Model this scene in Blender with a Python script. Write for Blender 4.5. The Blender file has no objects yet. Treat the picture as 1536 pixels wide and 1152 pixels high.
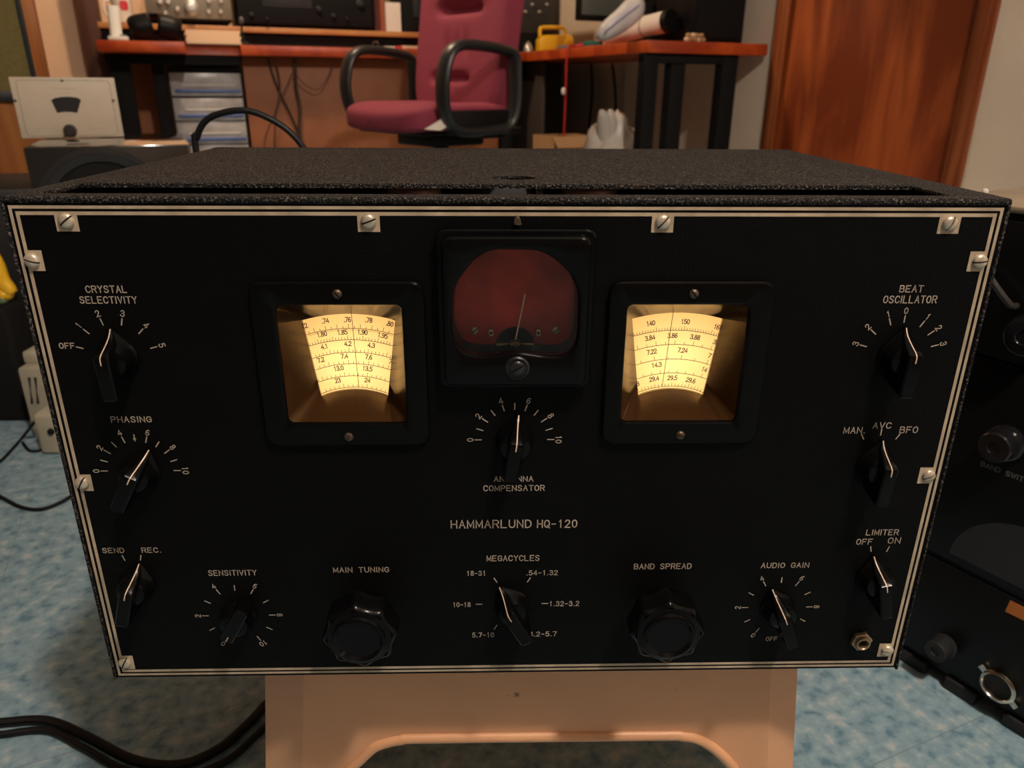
import bpy, bmesh, math, random
from mathutils import Vector, Matrix, Euler
random.seed(7)
C = bpy.context.scene.collection
R = math.radians

# ------------------------------------------------------------------ camera, world, lamps, exposure
ZP = 0.230                                   # height of the receiver panel's lower border above the floor
CAM = Vector((-0.01073151, -0.38423886, 0.3501796 + ZP))
ROT = Euler((R(68.4106147), R(-0.34113603), R(-1.39229836)), 'XYZ')
F = 1130.0
cd = bpy.data.cameras.new('camera'); cam = bpy.data.objects.new('camera', cd); C.objects.link(cam)
cam.location = CAM; cam.rotation_euler = ROT
cd.sensor_width = 36; cd.lens = F / 1536 * 36; cd.clip_start = 0.01
cd.dof.use_dof = True; cd.dof.focus_distance = 0.43; cd.dof.aperture_fstop = 13
bpy.context.scene.camera = cam
w = bpy.data.worlds.new('room_world'); bpy.context.scene.world = w; w.use_nodes = True
w.node_tree.nodes['Background'].inputs[0].default_value = (0.9, 0.75, 0.6, 1)
w.node_tree.nodes['Background'].inputs[1].default_value = 0.0
def lamp(name, loc, power, size, col, aim=None, cone=160):
    l = bpy.data.lights.new(name, 'SPOT' if aim else 'POINT'); l.energy = power; l.shadow_soft_size = size; l.color = col
    o = bpy.data.objects.new(name, l); o.location = loc; C.objects.link(o)
    if aim:                                                 # spot cone added to keep light off the receiver lid and near floor
        l.spot_size = R(cone); l.spot_blend = 0.2; o.rotation_euler = (Vector(aim) - Vector(loc)).to_track_quat('-Z', 'Y').to_euler()
    return o
lamp('ceiling_lamp_front', (0.58, -0.88, 2.30), 126, 0.07, (1, 0.87, 0.76))
lamp('lamp_back_spot', (-0.72, 2.40, 1.90), 60, 0.08, (1, 0.74, 0.50), (-0.80, 3.35, 0.80), 162)
lamp('side_lamp', (1.25, -0.95, 0.72), 2.2, 0.05, (1, 0.80, 0.60))
vs = bpy.context.scene.view_settings
vs.view_transform = 'Standard'; vs.look = 'None'; vs.gamma = 1; vs.use_curve_mapping = False
vs.exposure = 0.0

RM = ROT.to_matrix()
def ray(u, v): return RM @ Vector(((u - 768) / F, -(v - 576) / F, -1))
def at(u, v, Y):
    d = ray(u, v); return CAM + d * ((Y - CAM.y) / d.y)
def atz(u, v, z):
    d = ray(u, v); return CAM + d * ((z - CAM.z) / d.z)

# ------------------------------------------------------------------ materials
MATS = {}
def mat(name, col, rough=0.5, metal=0.0, var=0.0, vscale=30, bump=0.0, bscale=400, emit=None, spec=None, coat=0.0):
    m = bpy.data.materials.new(name); m.use_nodes = True; MATS[name] = m
    nt = m.node_tree; b = nt.nodes['Principled BSDF']
    b.inputs['Base Color'].default_value = (*col, 1); b.inputs['Roughness'].default_value = rough
    b.inputs['Metallic'].default_value = metal
    if spec is not None: b.inputs['Specular IOR Level'].default_value = spec
    if coat: b.inputs['Coat Weight'].default_value = coat; b.inputs['Coat Roughness'].default_value = 0.08
    tc = nt.nodes.new('ShaderNodeTexCoord')
    if var:
        n = nt.nodes.new('ShaderNodeTexNoise'); n.inputs['Scale'].default_value = vscale; n.inputs['Detail'].default_value = 5
        nt.links.new(tc.outputs['Object'], n.inputs['Vector'])
        r = nt.nodes.new('ShaderNodeValToRGB'); r.color_ramp.elements[0].position = 0.3; r.color_ramp.elements[1].position = 0.7
        r.color_ramp.elements[0].color = (*[max(0, c * (1 - var)) for c in col], 1)
        r.color_ramp.elements[1].color = (*[min(1, c * (1 + var)) for c in col], 1)
        nt.links.new(n.outputs['Fac'], r.inputs[0]); nt.links.new(r.outputs[0], b.inputs['Base Color'])
    if bump:
        n2 = nt.nodes.new('ShaderNodeTexNoise'); n2.inputs['Scale'].default_value = bscale; n2.inputs['Detail'].default_value = 3
        nt.links.new(tc.outputs['Object'], n2.inputs['Vector'])
        bp = nt.nodes.new('ShaderNodeBump'); bp.inputs['Strength'].default_value = bump; bp.inputs['Distance'].default_value = 0.002
        nt.links.new(n2.outputs['Fac'], bp.inputs['Height']); nt.links.new(bp.outputs[0], b.inputs['Normal'])
    if emit:
        b.inputs['Emission Color'].default_value = (*emit[0], 1); b.inputs['Emission Strength'].default_value = emit[1]
    return m
def nodes(m): return m.node_tree, m.node_tree.nodes['Principled BSDF']

def wood(name, c0, c1, rough=0.35, sx=8.0, sz=0.7, cy='X'):
    m = mat(name, c0, rough); nt, b = nodes(m)
    tc = nt.nodes.new('ShaderNodeTexCoord'); mp = nt.nodes.new('ShaderNodeMapping')
    mp.inputs['Scale'].default_value = (sx, sx, sz)
    nt.links.new(tc.outputs['Object'], mp.inputs[0])
    n = nt.nodes.new('ShaderNodeTexNoise'); n.inputs['Scale'].default_value = 1.6; n.inputs['Detail'].default_value = 6; n.inputs['Distortion'].default_value = 1.2
    nt.links.new(mp.outputs[0], n.inputs['Vector'])
    mp2 = nt.nodes.new('ShaderNodeMapping'); mp2.inputs['Scale'].default_value = (sx * 14, sx * 14, sz * 4)
    nt.links.new(tc.outputs['Object'], mp2.inputs[0])
    n3 = nt.nodes.new('ShaderNodeTexNoise'); n3.inputs['Scale'].default_value = 1.0; n3.inputs['Detail'].default_value = 4
    nt.links.new(mp2.outputs[0], n3.inputs['Vector'])
    mx = nt.nodes.new('ShaderNodeMath'); mx.operation = 'MULTIPLY_ADD'; mx.inputs[1].default_value = 0.22
    nt.links.new(n3.outputs['Fac'], mx.inputs[0]); nt.links.new(n.outputs['Fac'], mx.inputs[2])
    r = nt.nodes.new('ShaderNodeValToRGB'); r.color_ramp.elements[0].position = 0.5; r.color_ramp.elements[1].position = 0.82
    r.color_ramp.elements[0].color = (*c0, 1); r.color_ramp.elements[1].color = (*c1, 1)
    nt.links.new(mx.outputs[0], r.inputs[0]); nt.links.new(r.outputs[0], b.inputs['Base Color'])
    return m

# wrinkle paint: black with pale dust specks and worn rust marks
def wrinkle():
    m = mat('wrinkle_paint', (0.02, 0.02, 0.022), 0.75, bump=0.8, bscale=820, spec=0.12); nt, b = nodes(m)
    tc = nt.nodes.new('ShaderNodeTexCoord')
    v = nt.nodes.new('ShaderNodeTexNoise'); v.inputs['Scale'].default_value = 820; v.inputs['Detail'].default_value = 2
    nt.links.new(tc.outputs['Object'], v.inputs['Vector'])
    r = nt.nodes.new('ShaderNodeValToRGB')
    e = r.color_ramp.elements; e[0].position = 0.44; e[0].color = (0.008, 0.008, 0.009, 1); e[1].position = 0.70; e[1].color = (0.16, 0.135, 0.11, 1)
    x = e.new(0.56); x.color = (0.030, 0.028, 0.027, 1)
    nt.links.new(v.outputs['Fac'], r.inputs[0])
    n = nt.nodes.new('ShaderNodeTexNoise'); n.inputs['Scale'].default_value = 16; n.inputs['Detail'].default_value = 8; n.inputs['Roughness'].default_value = 0.72
    nt.links.new(tc.outputs['Object'], n.inputs['Vector'])
    r2 = nt.nodes.new('ShaderNodeValToRGB'); e = r2.color_ramp.elements; e[0].position = 0.64; e[0].color = (0, 0, 0, 1); e[1].position = 0.72; e[1].color = (0.8, 0.8, 0.8, 1)
    nt.links.new(n.outputs['Fac'], r2.inputs[0])
    mx = nt.nodes.new('ShaderNodeMixRGB'); mx.inputs[2].default_value = (0.13, 0.085, 0.05, 1)
    nt.links.new(r2.outputs[0], mx.inputs[0]); nt.links.new(r.outputs[0], mx.inputs[1]); nt.links.new(mx.outputs[0], b.inputs['Base Color'])
    return m
WR = wrinkle()
PANEL = mat('panel_paint', (0.0022, 0.0022, 0.0024), 0.55, bump=0.25, bscale=900, spec=0.09)
GOLD = mat('tarnished_gold_paint', (0.50, 0.39, 0.275), 0.42, 0.1, var=0.25, vscale=60)
LETTER = mat('faded_letter_paint', (0.50, 0.41, 0.325), 0.6, var=0.2, vscale=120)
BAKE = mat('black_bakelite', (0.0024, 0.0024, 0.0026), 0.2, spec=0.15)
BAKED = mat('black_bakelite_satin', (0.010, 0.010, 0.011), 0.34)
BEZ = mat('bezel_enamel', (0.0025, 0.0023, 0.0022), 0.26, spec=0.12)
FUNNEL = mat('bezel_funnel_amber_reflection', (0.035, 0.015, 0.005), 0.24, spec=0.8)  # brown stands in for the dial's amber reflection on the dark walls
FUNNEL.node_tree.nodes['Principled BSDF'].inputs['Specular Tint'].default_value = (1.0, 0.66, 0.34, 1)  # amber of the lit dial put into the reflection tint
KLINE = mat('pointer_line_paint', (0.62, 0.45, 0.33), 0.4)
STEEL = mat('aged_nickel', (0.58, 0.50, 0.39), 0.36, 0.45, var=0.25, vscale=150)
DSTEEL = mat('dull_dark_screw', (0.12, 0.085, 0.06), 0.4, 0.7)
SLOT = mat('slot_dark', (0.01, 0.009, 0.008), 0.8)
BRASS = mat('brass', (0.45, 0.34, 0.2), 0.4, 0.8)
COPPER = mat('pinkish_can_metal', (0.42, 0.25, 0.19), 0.45, 0.6, var=0.3, vscale=40)
CHASS = mat('chassis_grey', (0.05, 0.05, 0.055), 0.5, 0.4)
BLACK = mat('black_paint', (0.004, 0.004, 0.0045), 0.45, spec=0.22)
BLACKM = mat('matt_black', (0.007, 0.007, 0.0075), 0.8, spec=0.2)
GLOSS = mat('gloss_black', (0.01, 0.01, 0.012), 0.18)
RUBBER = mat('black_rubber', (0.005, 0.005, 0.0055), 0.5, spec=0.3)
DGREY = mat('dark_grey_plastic', (0.018, 0.018, 0.019), 0.5, spec=0.3)
GREY = mat('mid_grey_plastic', (0.18, 0.18, 0.18), 0.5)
STOOL = mat('almond_plastic', (0.74, 0.385, 0.205), 0.42, var=0.05, vscale=14)
def stool_marks():
    nt, b = nodes(STOOL); src = b.inputs['Base Color'].links[0].from_socket
    tc = nt.nodes.new('ShaderNodeTexCoord'); n = nt.nodes.new('ShaderNodeTexNoise'); n.inputs['Scale'].default_value = 55; n.inputs['Detail'].default_value = 4
    nt.links.new(tc.outputs['Object'], n.inputs['Vector'])
    r = nt.nodes.new('ShaderNodeValToRGB'); e = r.color_ramp.elements; e[0].position = 0.735; e[0].color = (0, 0, 0, 1); e[1].position = 0.77; e[1].color = (0.75, 0.75, 0.75, 1)
    nt.links.new(n.outputs['Fac'], r.inputs[0])
    mx = nt.nodes.new('ShaderNodeMixRGB'); mx.inputs[2].default_value = (0.12, 0.05, 0.025, 1)
    nt.links.new(r.outputs[0], mx.inputs[0]); nt.links.new(src, mx.inputs[1]); nt.links.new(mx.outputs[0], b.inputs['Base Color'])
stool_marks()
def floor_mat():
    m = mat('vinyl_tile', (0.2, 0.26, 0.28), 0.36); nt, b = nodes(m)
    tc = nt.nodes.new('ShaderNodeTexCoord'); mp = nt.nodes.new('ShaderNodeMapping'); mp.inputs['Rotation'].default_value = (0, 0, 0); mp.inputs['Location'].default_value = (0.12, 0.0116, 0)
    nt.links.new(tc.outputs['Object'], mp.inputs[0])
    n = nt.nodes.new('ShaderNodeTexNoise'); n.inputs['Scale'].default_value = 62; n.inputs['Detail'].default_value = 3; n.inputs['Roughness'].default_value = 0.55; n.inputs['Distortion'].default_value = 0.15
    nt.links.new(mp.outputs[0], n.inputs['Vector'])
    r = nt.nodes.new('ShaderNodeValToRGB'); e = r.color_ramp.elements
    e[0].position = 0.33; e[0].color = (0.10, 0.20, 0.26, 1); e[1].position = 0.68; e[1].color = (0.42, 0.47, 0.47, 1)
    x = e.new(0.44); x.color = (0.20, 0.31, 0.37, 1); x = e.new(0.56); x.color = (0.25, 0.37, 0.425, 1)
    nt.links.new(n.outputs['Fac'], r.inputs[0])
    br = nt.nodes.new('ShaderNodeTexBrick'); br.offset = 0; br.inputs['Scale'].default_value = 1.0
    br.inputs['Brick Width'].default_value = 0.305; br.inputs['Row Height'].default_value = 0.305; br.inputs['Mortar Size'].default_value = 0.0006
    br.inputs['Color1'].default_value = (0, 0, 0, 1); br.inputs['Color2'].default_value = (0, 0, 0, 1); br.inputs['Mortar'].default_value = (0.8, 0.8, 0.8, 1)
    nt.links.new(mp.outputs[0], br.inputs['Vector'])
    mx = nt.nodes.new('ShaderNodeMixRGB'); mx.inputs[2].default_value = (0.16, 0.21, 0.22, 1)
    nt.links.new(br.outputs['Color'], mx.inputs[0]); nt.links.new(r.outputs[0], mx.inputs[1]); nt.links.new(mx.outputs[0], b.inputs['Base Color'])
    return m
FLOOR = floor_mat()
WALLB = mat('beige_wall_paint', (0.80, 0.68, 0.53), 0.7, var=0.04, vscale=6, bump=0.1, bscale=120)
WALLD = mat('unseen_wall_dark', (0.17, 0.11, 0.07), 0.6)  # unseen walls, dark brown chosen to cut bounced light
WALLO = mat('olive_tan_wall', (0.20, 0.15, 0.07), 0.7, var=0.05, vscale=6)
WALLP = mat('peach_wall_paint', (0.84, 0.54, 0.34), 0.7, var=0.04, vscale=6)
CEIL = mat('ceiling_paint', (0.50, 0.45, 0.38), 0.8)
DOORW = wood('door_wood', (0.20, 0.035, 0.008), (0.46, 0.105, 0.024), 0.4, 4.5, 0.9)
TRIMW = wood('trim_wood', (0.22, 0.05, 0.014), (0.38, 0.11, 0.03), 0.4, 10.0, 0.5)
DESKW = wood('red_desk_wood', (0.34, 0.036, 0.006), (0.62, 0.10, 0.014), 0.4, 3.0, 3.0)
SHELFW = wood('shelf_pine', (0.46, 0.19, 0.06), (0.58, 0.28, 0.10), 0.45, 3, 3)
BROWNP = mat('brown_panel', (0.33, 0.112, 0.042), 0.55, var=0.12, vscale=9)
DKWOOD = wood('dark_brown_wood', (0.07, 0.022, 0.008), (0.13, 0.04, 0.014), 0.45, 9, 0.6)
ORWOOD = wood('orange_wood', (0.26, 0.085, 0.02), (0.40, 0.15, 0.035), 0.4, 12, 0.6)
OLIVE = mat('olive_cloth', (0.17, 0.135, 0.04), 0.8, var=0.15, vscale=200)
NAVY = mat('dark_navy_frame', (0.012, 0.018, 0.022), 0.5)
FAB = mat('burgundy_fabric', (0.27, 0.035, 0.065), 0.85, var=0.18, vscale=300, bump=0.2, bscale=900)
WHITE = mat('white_plastic', (0.75, 0.72, 0.66), 0.4)
CREAM = mat('cream_panel', (0.58, 0.50, 0.39), 0.5, var=0.03, vscale=50)
CERAM = mat('white_ceramic', (0.78, 0.68, 0.56), 0.3)
RED = mat('red_print', (0.6, 0.03, 0.05), 0.5)
REDW = mat('red_wire', (0.5, 0.015, 0.01), 0.5)
YEL = mat('yellow_plastic', (0.85, 0.48, 0.02), 0.35)
GREEN = mat('green_plastic', (0.02, 0.13, 0.10), 0.5)
PAPER = mat('cream_paper', (0.78, 0.56, 0.38), 0.8)
PAPW = mat('white_paper', (0.78, 0.70, 0.62), 0.7)
CARD = mat('brown_cardboard', (0.46, 0.26, 0.12), 0.8)
POLY = mat('white_plastic_bag', (0.72, 0.66, 0.58), 0.35, bump=0.3, bscale=40)
POLYL = mat('clear_bag_plastic', (0.70, 0.67, 0.66), 0.22, bump=0.4, bscale=30)
LILAC = mat('lilac_seal', (0.30, 0.30, 0.55), 0.5)
SILV = mat('brushed_silver', (0.50, 0.47, 0.42), 0.35, 0.8)
SILVF = mat('silver_grey_face', (0.27, 0.24, 0.19), 0.4, 0.5)
DRAWP = mat('clear_drawer_plastic', (0.42, 0.40, 0.40), 0.25, var=0.35, vscale=12)
BLUEP = mat('blue_drawer_lip', (0.10, 0.16, 0.42), 0.4)
SCREEN = mat('dim_grey_screen', (0.12, 0.13, 0.11), 0.3)
TAPE = mat('orange_tape', (0.50, 0.15, 0.025), 0.6)
BEIGE = mat('beige_plastic', (0.40, 0.37, 0.28), 0.5, var=0.08, vscale=30)
TOPB = mat('tan_enamel_top', (0.30, 0.24, 0.17), 0.5, var=0.12, vscale=25)
METF = mat('rust_red_meter_card', (0.48, 0.036, 0.014), 0.55, var=0.45, vscale=45)
INK = mat('dial_ink', (0.012, 0.008, 0.004), 0.7)
TAN = mat('aged_reflector_white', (0.80, 0.70, 0.52), 0.6)
CHROME = mat('chrome', (0.62, 0.58, 0.50), 0.16, 1.0)

def glass(name, tint=(1, 1, 1), gloss=0.06):
    m = bpy.data.materials.new(name); m.use_nodes = True; nt = m.node_tree; nt.nodes.clear()
    o = nt.nodes.new('ShaderNodeOutputMaterial'); t = nt.nodes.new('ShaderNodeBsdfTransparent'); t.inputs[0].default_value = (*tint, 1)
    g = nt.nodes.new('ShaderNodeBsdfGlossy'); g.inputs['Roughness'].default_value = 0.06
    f = nt.nodes.new('ShaderNodeFresnel'); f.inputs[0].default_value = 1.28
    mx = nt.nodes.new('ShaderNodeMixShader')
    nt.links.new(f.outputs[0], mx.inputs[0]); nt.links.new(t.outputs[0], mx.inputs[1]); nt.links.new(g.outputs[0], mx.inputs[2]); nt.links.new(mx.outputs[0], o.inputs[0])
    return m
GLASS = glass('clear_pane')
def translucent():
    m = bpy.data.materials.new('backlit_dial_card'); m.use_nodes = True; nt = m.node_tree; nt.nodes.clear()
    o = nt.nodes.new('ShaderNodeOutputMaterial'); t = nt.nodes.new('ShaderNodeBsdfTranslucent'); t.inputs[0].default_value = (0.90, 0.76, 0.50, 1)
    d = nt.nodes.new('ShaderNodeBsdfDiffuse'); d.inputs[0].default_value = (0.80, 0.66, 0.42, 1)
    mx = nt.nodes.new('ShaderNodeMixShader'); mx.inputs[0].default_value = 0.45
    nt.links.new(t.outputs[0], mx.inputs[1]); nt.links.new(d.outputs[0], mx.inputs[2]); nt.links.new(mx.outputs[0], o.inputs[0])
    return m
DIALM = translucent()

# ------------------------------------------------------------------ mesh helpers
def NB(): return bmesh.new()
def add_faces(bm, vs, fs):
    v = [bm.verts.new(p) for p in vs]
    for f in fs:
        try: bm.faces.new([v[i] for i in f])
        except ValueError: pass
    return v
def box(bm, lo, hi, M=None, bev=0.0, seg=2):
    x0, y0, z0 = lo; x1, y1, z1 = hi
    t = bmesh.new()
    add_faces(t, [(x0,y0,z0),(x1,y0,z0),(x1,y1,z0),(x0,y1,z0),(x0,y0,z1),(x1,y0,z1),(x1,y1,z1),(x0,y1,z1)],
              [(0,3,2,1),(4,5,6,7),(0,1,5,4),(1,2,6,5),(2,3,7,6),(3,0,4,7)])
    if bev: bmesh.ops.bevel(t, geom=list(t.edges), offset=bev, segments=seg, affect='EDGES', profile=0.5)
    merge(bm, t, M)
def merge(bm, t, M=None):
    if M is not None: t.transform(M)
    me = bpy.data.meshes.new('tmp'); t.to_mesh(me); t.free(); bm.from_mesh(me); bpy.data.meshes.remove(me)
def frame_of(d):
    d = Vector(d).normalized(); up = Vector((0, 0, 1)) if abs(d.z) < 0.95 else Vector((1, 0, 0))
    a = d.cross(up).normalized(); b = a.cross(d).normalized(); return a, b, d
def rings(bm, rs, cap0=True, cap1=True, closed=True):
    V = [[bm.verts.new(p) for p in r] for r in rs]
    n = len(V[0])
    for i in range(len(V) - 1):
        for j in range(n if closed else n - 1):
            k = (j + 1) % n
            try: bm.faces.new((V[i][j], V[i][k], V[i+1][k], V[i+1][j]))
            except ValueError: pass
    if cap0: bm.faces.new(list(reversed(V[0])))
    if cap1: bm.faces.new(V[-1])
    return V
def cyl(bm, p0, p1, r0, r1=None, seg=20):
    r1 = r0 if r1 is None else r1
    p0, p1 = Vector(p0), Vector(p1); a, b, d = frame_of(p1 - p0)
    rings(bm, [[p + (a * math.cos(t) + b * math.sin(t)) * r for t in [2*math.pi*i/seg for i in range(seg)]] for p, r in ((p0, r0), (p1, r1))])
def lathe(bm, org, axis, prof, seg=32, cap0=True, cap1=True, rad=None):
    org = Vector(org); a, b, d = frame_of(axis)
    rs = []
    for r, h in prof:
        ring = []
        for i in range(seg):
            t = 2 * math.pi * i / seg; q = r if rad is None else r * rad(t, h)
            ring.append(org + d * h + (a * math.cos(t) + b * math.sin(t)) * q)
        rs.append(ring)
    rings(bm, rs, cap0, cap1)
def catmull(pts, n=8, closed=False):
    P = [Vector(p) for p in pts]; out = []; N = len(P)
    for i in range(N if closed else N - 1):
        if closed: p0, p1, p2, p3 = P[i-1], P[i], P[(i+1) % N], P[(i+2) % N]
        else: p0, p1, p2, p3 = P[max(i-1, 0)], P[i], P[i+1], P[min(i+2, N-1)]
        for k in range(n):
            t = k / n
            out.append(0.5 * ((2*p1) + (p2-p0)*t + (2*p0-5*p1+4*p2-p3)*t*t + (3*p1-p0-3*p2+p3)*t**3))
    if not closed: out.append(P[-1].copy())
    return out
def tube(bm, pts, r, seg=10, n=8, smooth=True, closed=False, rfun=None, sq=None, ref=None):
    P = catmull(pts, n, closed) if smooth else [Vector(p) for p in pts]
    rs = []; a = None
    for i, p in enumerate(P):
        q0 = P[i-1] if (i or closed) else p; q1 = P[(i+1) % len(P)] if (i < len(P)-1 or closed) else p
        d = (q1 - q0).normalized()
        if ref is not None: a = Vector(ref); a = (a - d * a.dot(d)).normalized(); b = d.cross(a).normalized()
        elif a is None: a, b, _ = frame_of(d)
        else:
            a = (a - d * a.dot(d)).normalized(); b = d.cross(a).normalized()
        rr = r if rfun is None else rfun(i / max(1, len(P)-1))
        sx, sy = sq if sq else (1, 1)
        rs.append([p + (a * math.cos(t) * sx + b * math.sin(t) * sy) * rr for t in [2*math.pi*k/seg for k in range(seg)]])
    if closed: rs.append(rs[0]); rings(bm, rs, False, False); bmesh.ops.remove_doubles(bm, verts=list(bm.verts), dist=1e-6)
    else: rings(bm, rs)
def prism(bm, poly, M, depth, bev=0.0):
    """poly: 2-D points; local x,y -> M, extruded along local z from 0 to depth"""
    t = bmesh.new(); n = len(poly)
    v = [(p[0], p[1], 0) for p in poly] + [(p[0], p[1], depth) for p in poly]
    add_faces(t, v, [tuple(reversed(range(n))), tuple(range(n, 2*n))] + [(i, (i+1) % n, n+(i+1) % n, n+i) for i in range(n)])
    if bev: bmesh.ops.bevel(t, geom=[e for e in t.edges], offset=bev, segments=2, affect='EDGES', profile=0.5)
    merge(bm, t, M)
def ellipsoid(bm, c, r, seg=20, M=None):
    t = bmesh.new(); bmesh.ops.create_uvsphere(t, u_segments=seg, v_segments=seg // 2, radius=1)
    t.transform(Matrix.Diagonal((*r, 1))); t.transform(Matrix.Translation(c) if M is None else M @ Matrix.Translation(c)); merge(bm, t)
def MF(o, x, y):
    """matrix with local x,y axes and origin (z = x cross y)"""
    x, y = Vector(x), Vector(y); z = x.cross(y)
    return Matrix(((x.x, y.x, z.x, o[0]), (x.y, y.y, z.y, o[1]), (x.z, y.z, z.z, o[2]), (0, 0, 0, 1)))

def root_of(o):
    while o.parent: o = o.parent
    return o
ROOTM = {}
def thing(name, label, cat, loc, rz=0.0, group=None, rot=None):
    o = bpy.data.objects.new(name, None); C.objects.link(o); o.location = loc
    e = Euler(rot) if rot else Euler((0, 0, rz)); o.rotation_euler = e; o.empty_display_size = 0.05
    o['label'] = label; o['category'] = cat
    if group: o['group'] = group
    ROOTM[o] = Matrix.Translation(loc) @ e.to_matrix().to_4x4()
    return o
def obj(name, bm, m, parent=None, smooth=True, world=True, label=None, ang=35):
    bmesh.ops.recalc_face_normals(bm, faces=list(bm.faces))
    if parent is not None and world: bm.transform(ROOTM[root_of(parent)].inverted())
    me = bpy.data.meshes.new(name); bm.to_mesh(me); bm.free()
    ms = m if isinstance(m, (list, tuple)) else [m]
    for q in ms: me.materials.append(q)
    if smooth:
        me.polygons.foreach_set('use_smooth', [True] * len(me.polygons)); me.update()
        try: me.set_sharp_from_angle(angle=R(ang))
        except Exception: pass
    o = bpy.data.objects.new(name, me); C.objects.link(o)
    if parent is not None: o.parent = parent
    if label: o['label'] = label
    return o
def single(name, bm, m, label, cat, base, group=None, smooth=True):
    """a thing that is one mesh, its origin at its base"""
    base = Vector(base); bm.transform(Matrix.Translation(-base))
    o = obj(name, bm, m, None, smooth); o.location = base; o['label'] = label; o['category'] = cat
    if group: o['group'] = group
    return o
def struct(name, bm, m, smooth=False):
    o = obj(name, bm, m, None, smooth); o['kind'] = 'structure'; return o

# ------------------------------------------------------------------ stroke lettering (engraver's single-line alphabet, 4 x 6 grid)
G = {
'A': '0,0 2,6 4,0|.8,2.2 3.2,2.2', 'B': '0,0 0,6 2.6,6 3.5,5.4 3.5,3.8 2.6,3.2 0,3.2|2.6,3.2 3.9,2.6 3.9,.7 2.8,0 0,0',
'C': '4,4.6 3.2,5.7 2,6 .8,5.5 .1,4.2 0,3 .1,1.8 .8,.5 2,0 3.2,.3 4,1.4', 'D': '0,0 0,6 2,6 3.4,5.2 4,3.6 4,2.4 3.4,.8 2,0 0,0',
'E': '3.8,6 0,6 0,0 3.8,0|0,3.1 3,3.1', 'F': '3.8,6 0,6 0,0|0,3.1 3,3.1',
'G': '4,4.6 3.2,5.7 2,6 .8,5.5 .1,4.2 0,3 .1,1.8 .8,.5 2,0 3.2,.3 4,1.2 4,2.8 2.4,2.8', 'H': '0,0 0,6|4,0 4,6|0,3 4,3',
'I': '2,0 2,6', 'K': '0,0 0,6|4,6 0,2.4|1.4,3.6 4,0', 'L': '0,6 0,0 3.6,0', 'M': '0,0 0,6 2.2,1 4.4,6 4.4,0', 'N': '0,0 0,6 4,0 4,6',
'O': '2,0 .8,.5 .1,1.8 0,3 .1,4.2 .8,5.5 2,6 3.2,5.5 3.9,4.2 4,3 3.9,1.8 3.2,.5 2,0', 'P': '0,0 0,6 2.8,6 3.9,5.3 3.9,3.6 2.8,2.8 0,2.8',
'Q': '2,0 .8,.5 .1,1.8 0,3 .1,4.2 .8,5.5 2,6 3.2,5.5 3.9,4.2 4,3 3.9,1.8 3.2,.5 2,0|2.4,1.6 4.2,-.4', 'R': '0,0 0,6 2.8,6 3.9,5.3 3.9,3.7 2.8,3 0,3|2.2,3 4,0',
'S': '3.8,4.9 3.1,5.8 2,6 .8,5.7 .2,4.8 .6,3.7 2,3.1 3.4,2.5 3.9,1.4 3.3,.4 2,0 .8,.2 0,1.2', 'T': '0,6 4,6|2,6 2,0',
'U': '0,6 0,1.8 .7,.5 2,0 3.3,.5 4,1.8 4,6', 'V': '0,6 2,0 4,6', 'W': '0,6 1.2,0 2.4,5 3.6,0 4.8,6', 'Y': '0,6 2,3 4,6|2,3 2,0', 'X': '0,0 4,6|0,6 4,0',
'0': '2,0 .8,.6 .2,2 .2,4 .8,5.4 2,6 3.2,5.4 3.8,4 3.8,2 3.2,.6 2,0', '1': '1.2,4.8 2.2,6 2.2,0', '2': '.2,4.6 .8,5.7 2,6 3.3,5.6 3.8,4.5 3.3,3.4 0,0 4,0',
'3': '.3,5 1,5.8 2.2,6 3.4,5.5 3.6,4.3 2.8,3.3 1.6,3.2|2.8,3.2 3.9,2.3 3.8,1 2.9,.1 1.7,0 .6,.4 .1,1.2', '4': '3,0 3,6 0,1.8 4,1.8',
'5': '3.6,6 .7,6 .4,3.4 2,3.8 3.4,3.2 3.9,2 3.4,.6 2,0 .8,.2 .1,1', '6': '3.4,5.5 2.4,6 1,5.3 .2,3.4 .2,1.6 .9,.3 2,0 3.2,.4 3.8,1.7 3.3,3 2.1,3.5 .9,3 .2,1.8',
'7': '0,6 4,6 1.4,0', '8': '2,3.2 .8,3.7 .4,4.8 1,5.8 2,6 3,5.8 3.6,4.8 3.2,3.7 2,3.2 .6,2.5 .1,1.4 .8,.3 2,0 3.2,.3 3.9,1.4 3.4,2.5 2,3.2',
'9': '.6,.5 1.6,0 3,.7 3.8,2.6 3.8,4.4 3.1,5.7 2,6 .8,5.6 .2,4.3 .7,3 1.9,2.5 3.1,3 3.8,4.2', '.': '.4,0 .8,0 .8,.4 .4,.4 .4,0', '-': '.4,2.8 3.2,2.8'}
ADV = {'I': 4.2, '.': 1.6, 'M': 4.4, 'W': 4.8, '-': 3.6, ' ': 3.2}
def glyph_w(c): return 1.2 if c == '.' else ({'I': 0.01}.get(c, ADV.get(c, 4.0)))
def text_width(t, gap):
    return sum((0.6 if c == 'I' else 1.2 if c == '.' else ADV.get(c, 4.0)) + gap for c in t) - gap
def strokes(bm, t, x0, x1, z0, h, th, M, gap=1.7, center=None):
    """text along local x, height h; fitted between x0..x1 (or natural width about `center` with width scale x1)"""
    W = text_width(t, gap)
    if center is not None: s = h / 6 * x1; x0 = center - W * s / 2
    else: s = (x1 - x0) / W
    k = h / 6; cx = 0.0
    for c in t:
        wv = 0.6 if c == 'I' else 1.2 if c == '.' else ADV.get(c, 4.0)
        if c in G:
            for st in G[c].split('|'):
                P = []
                for q in st.split():
                    a, b = q.split(','); a = float(a); b = float(b)
                    if c == 'I': a -= 1.7
                    P.append((x0 + (cx + a) * s, z0 + b * k))
                line2d(bm, P, th, M)
        cx += wv + gap
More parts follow.
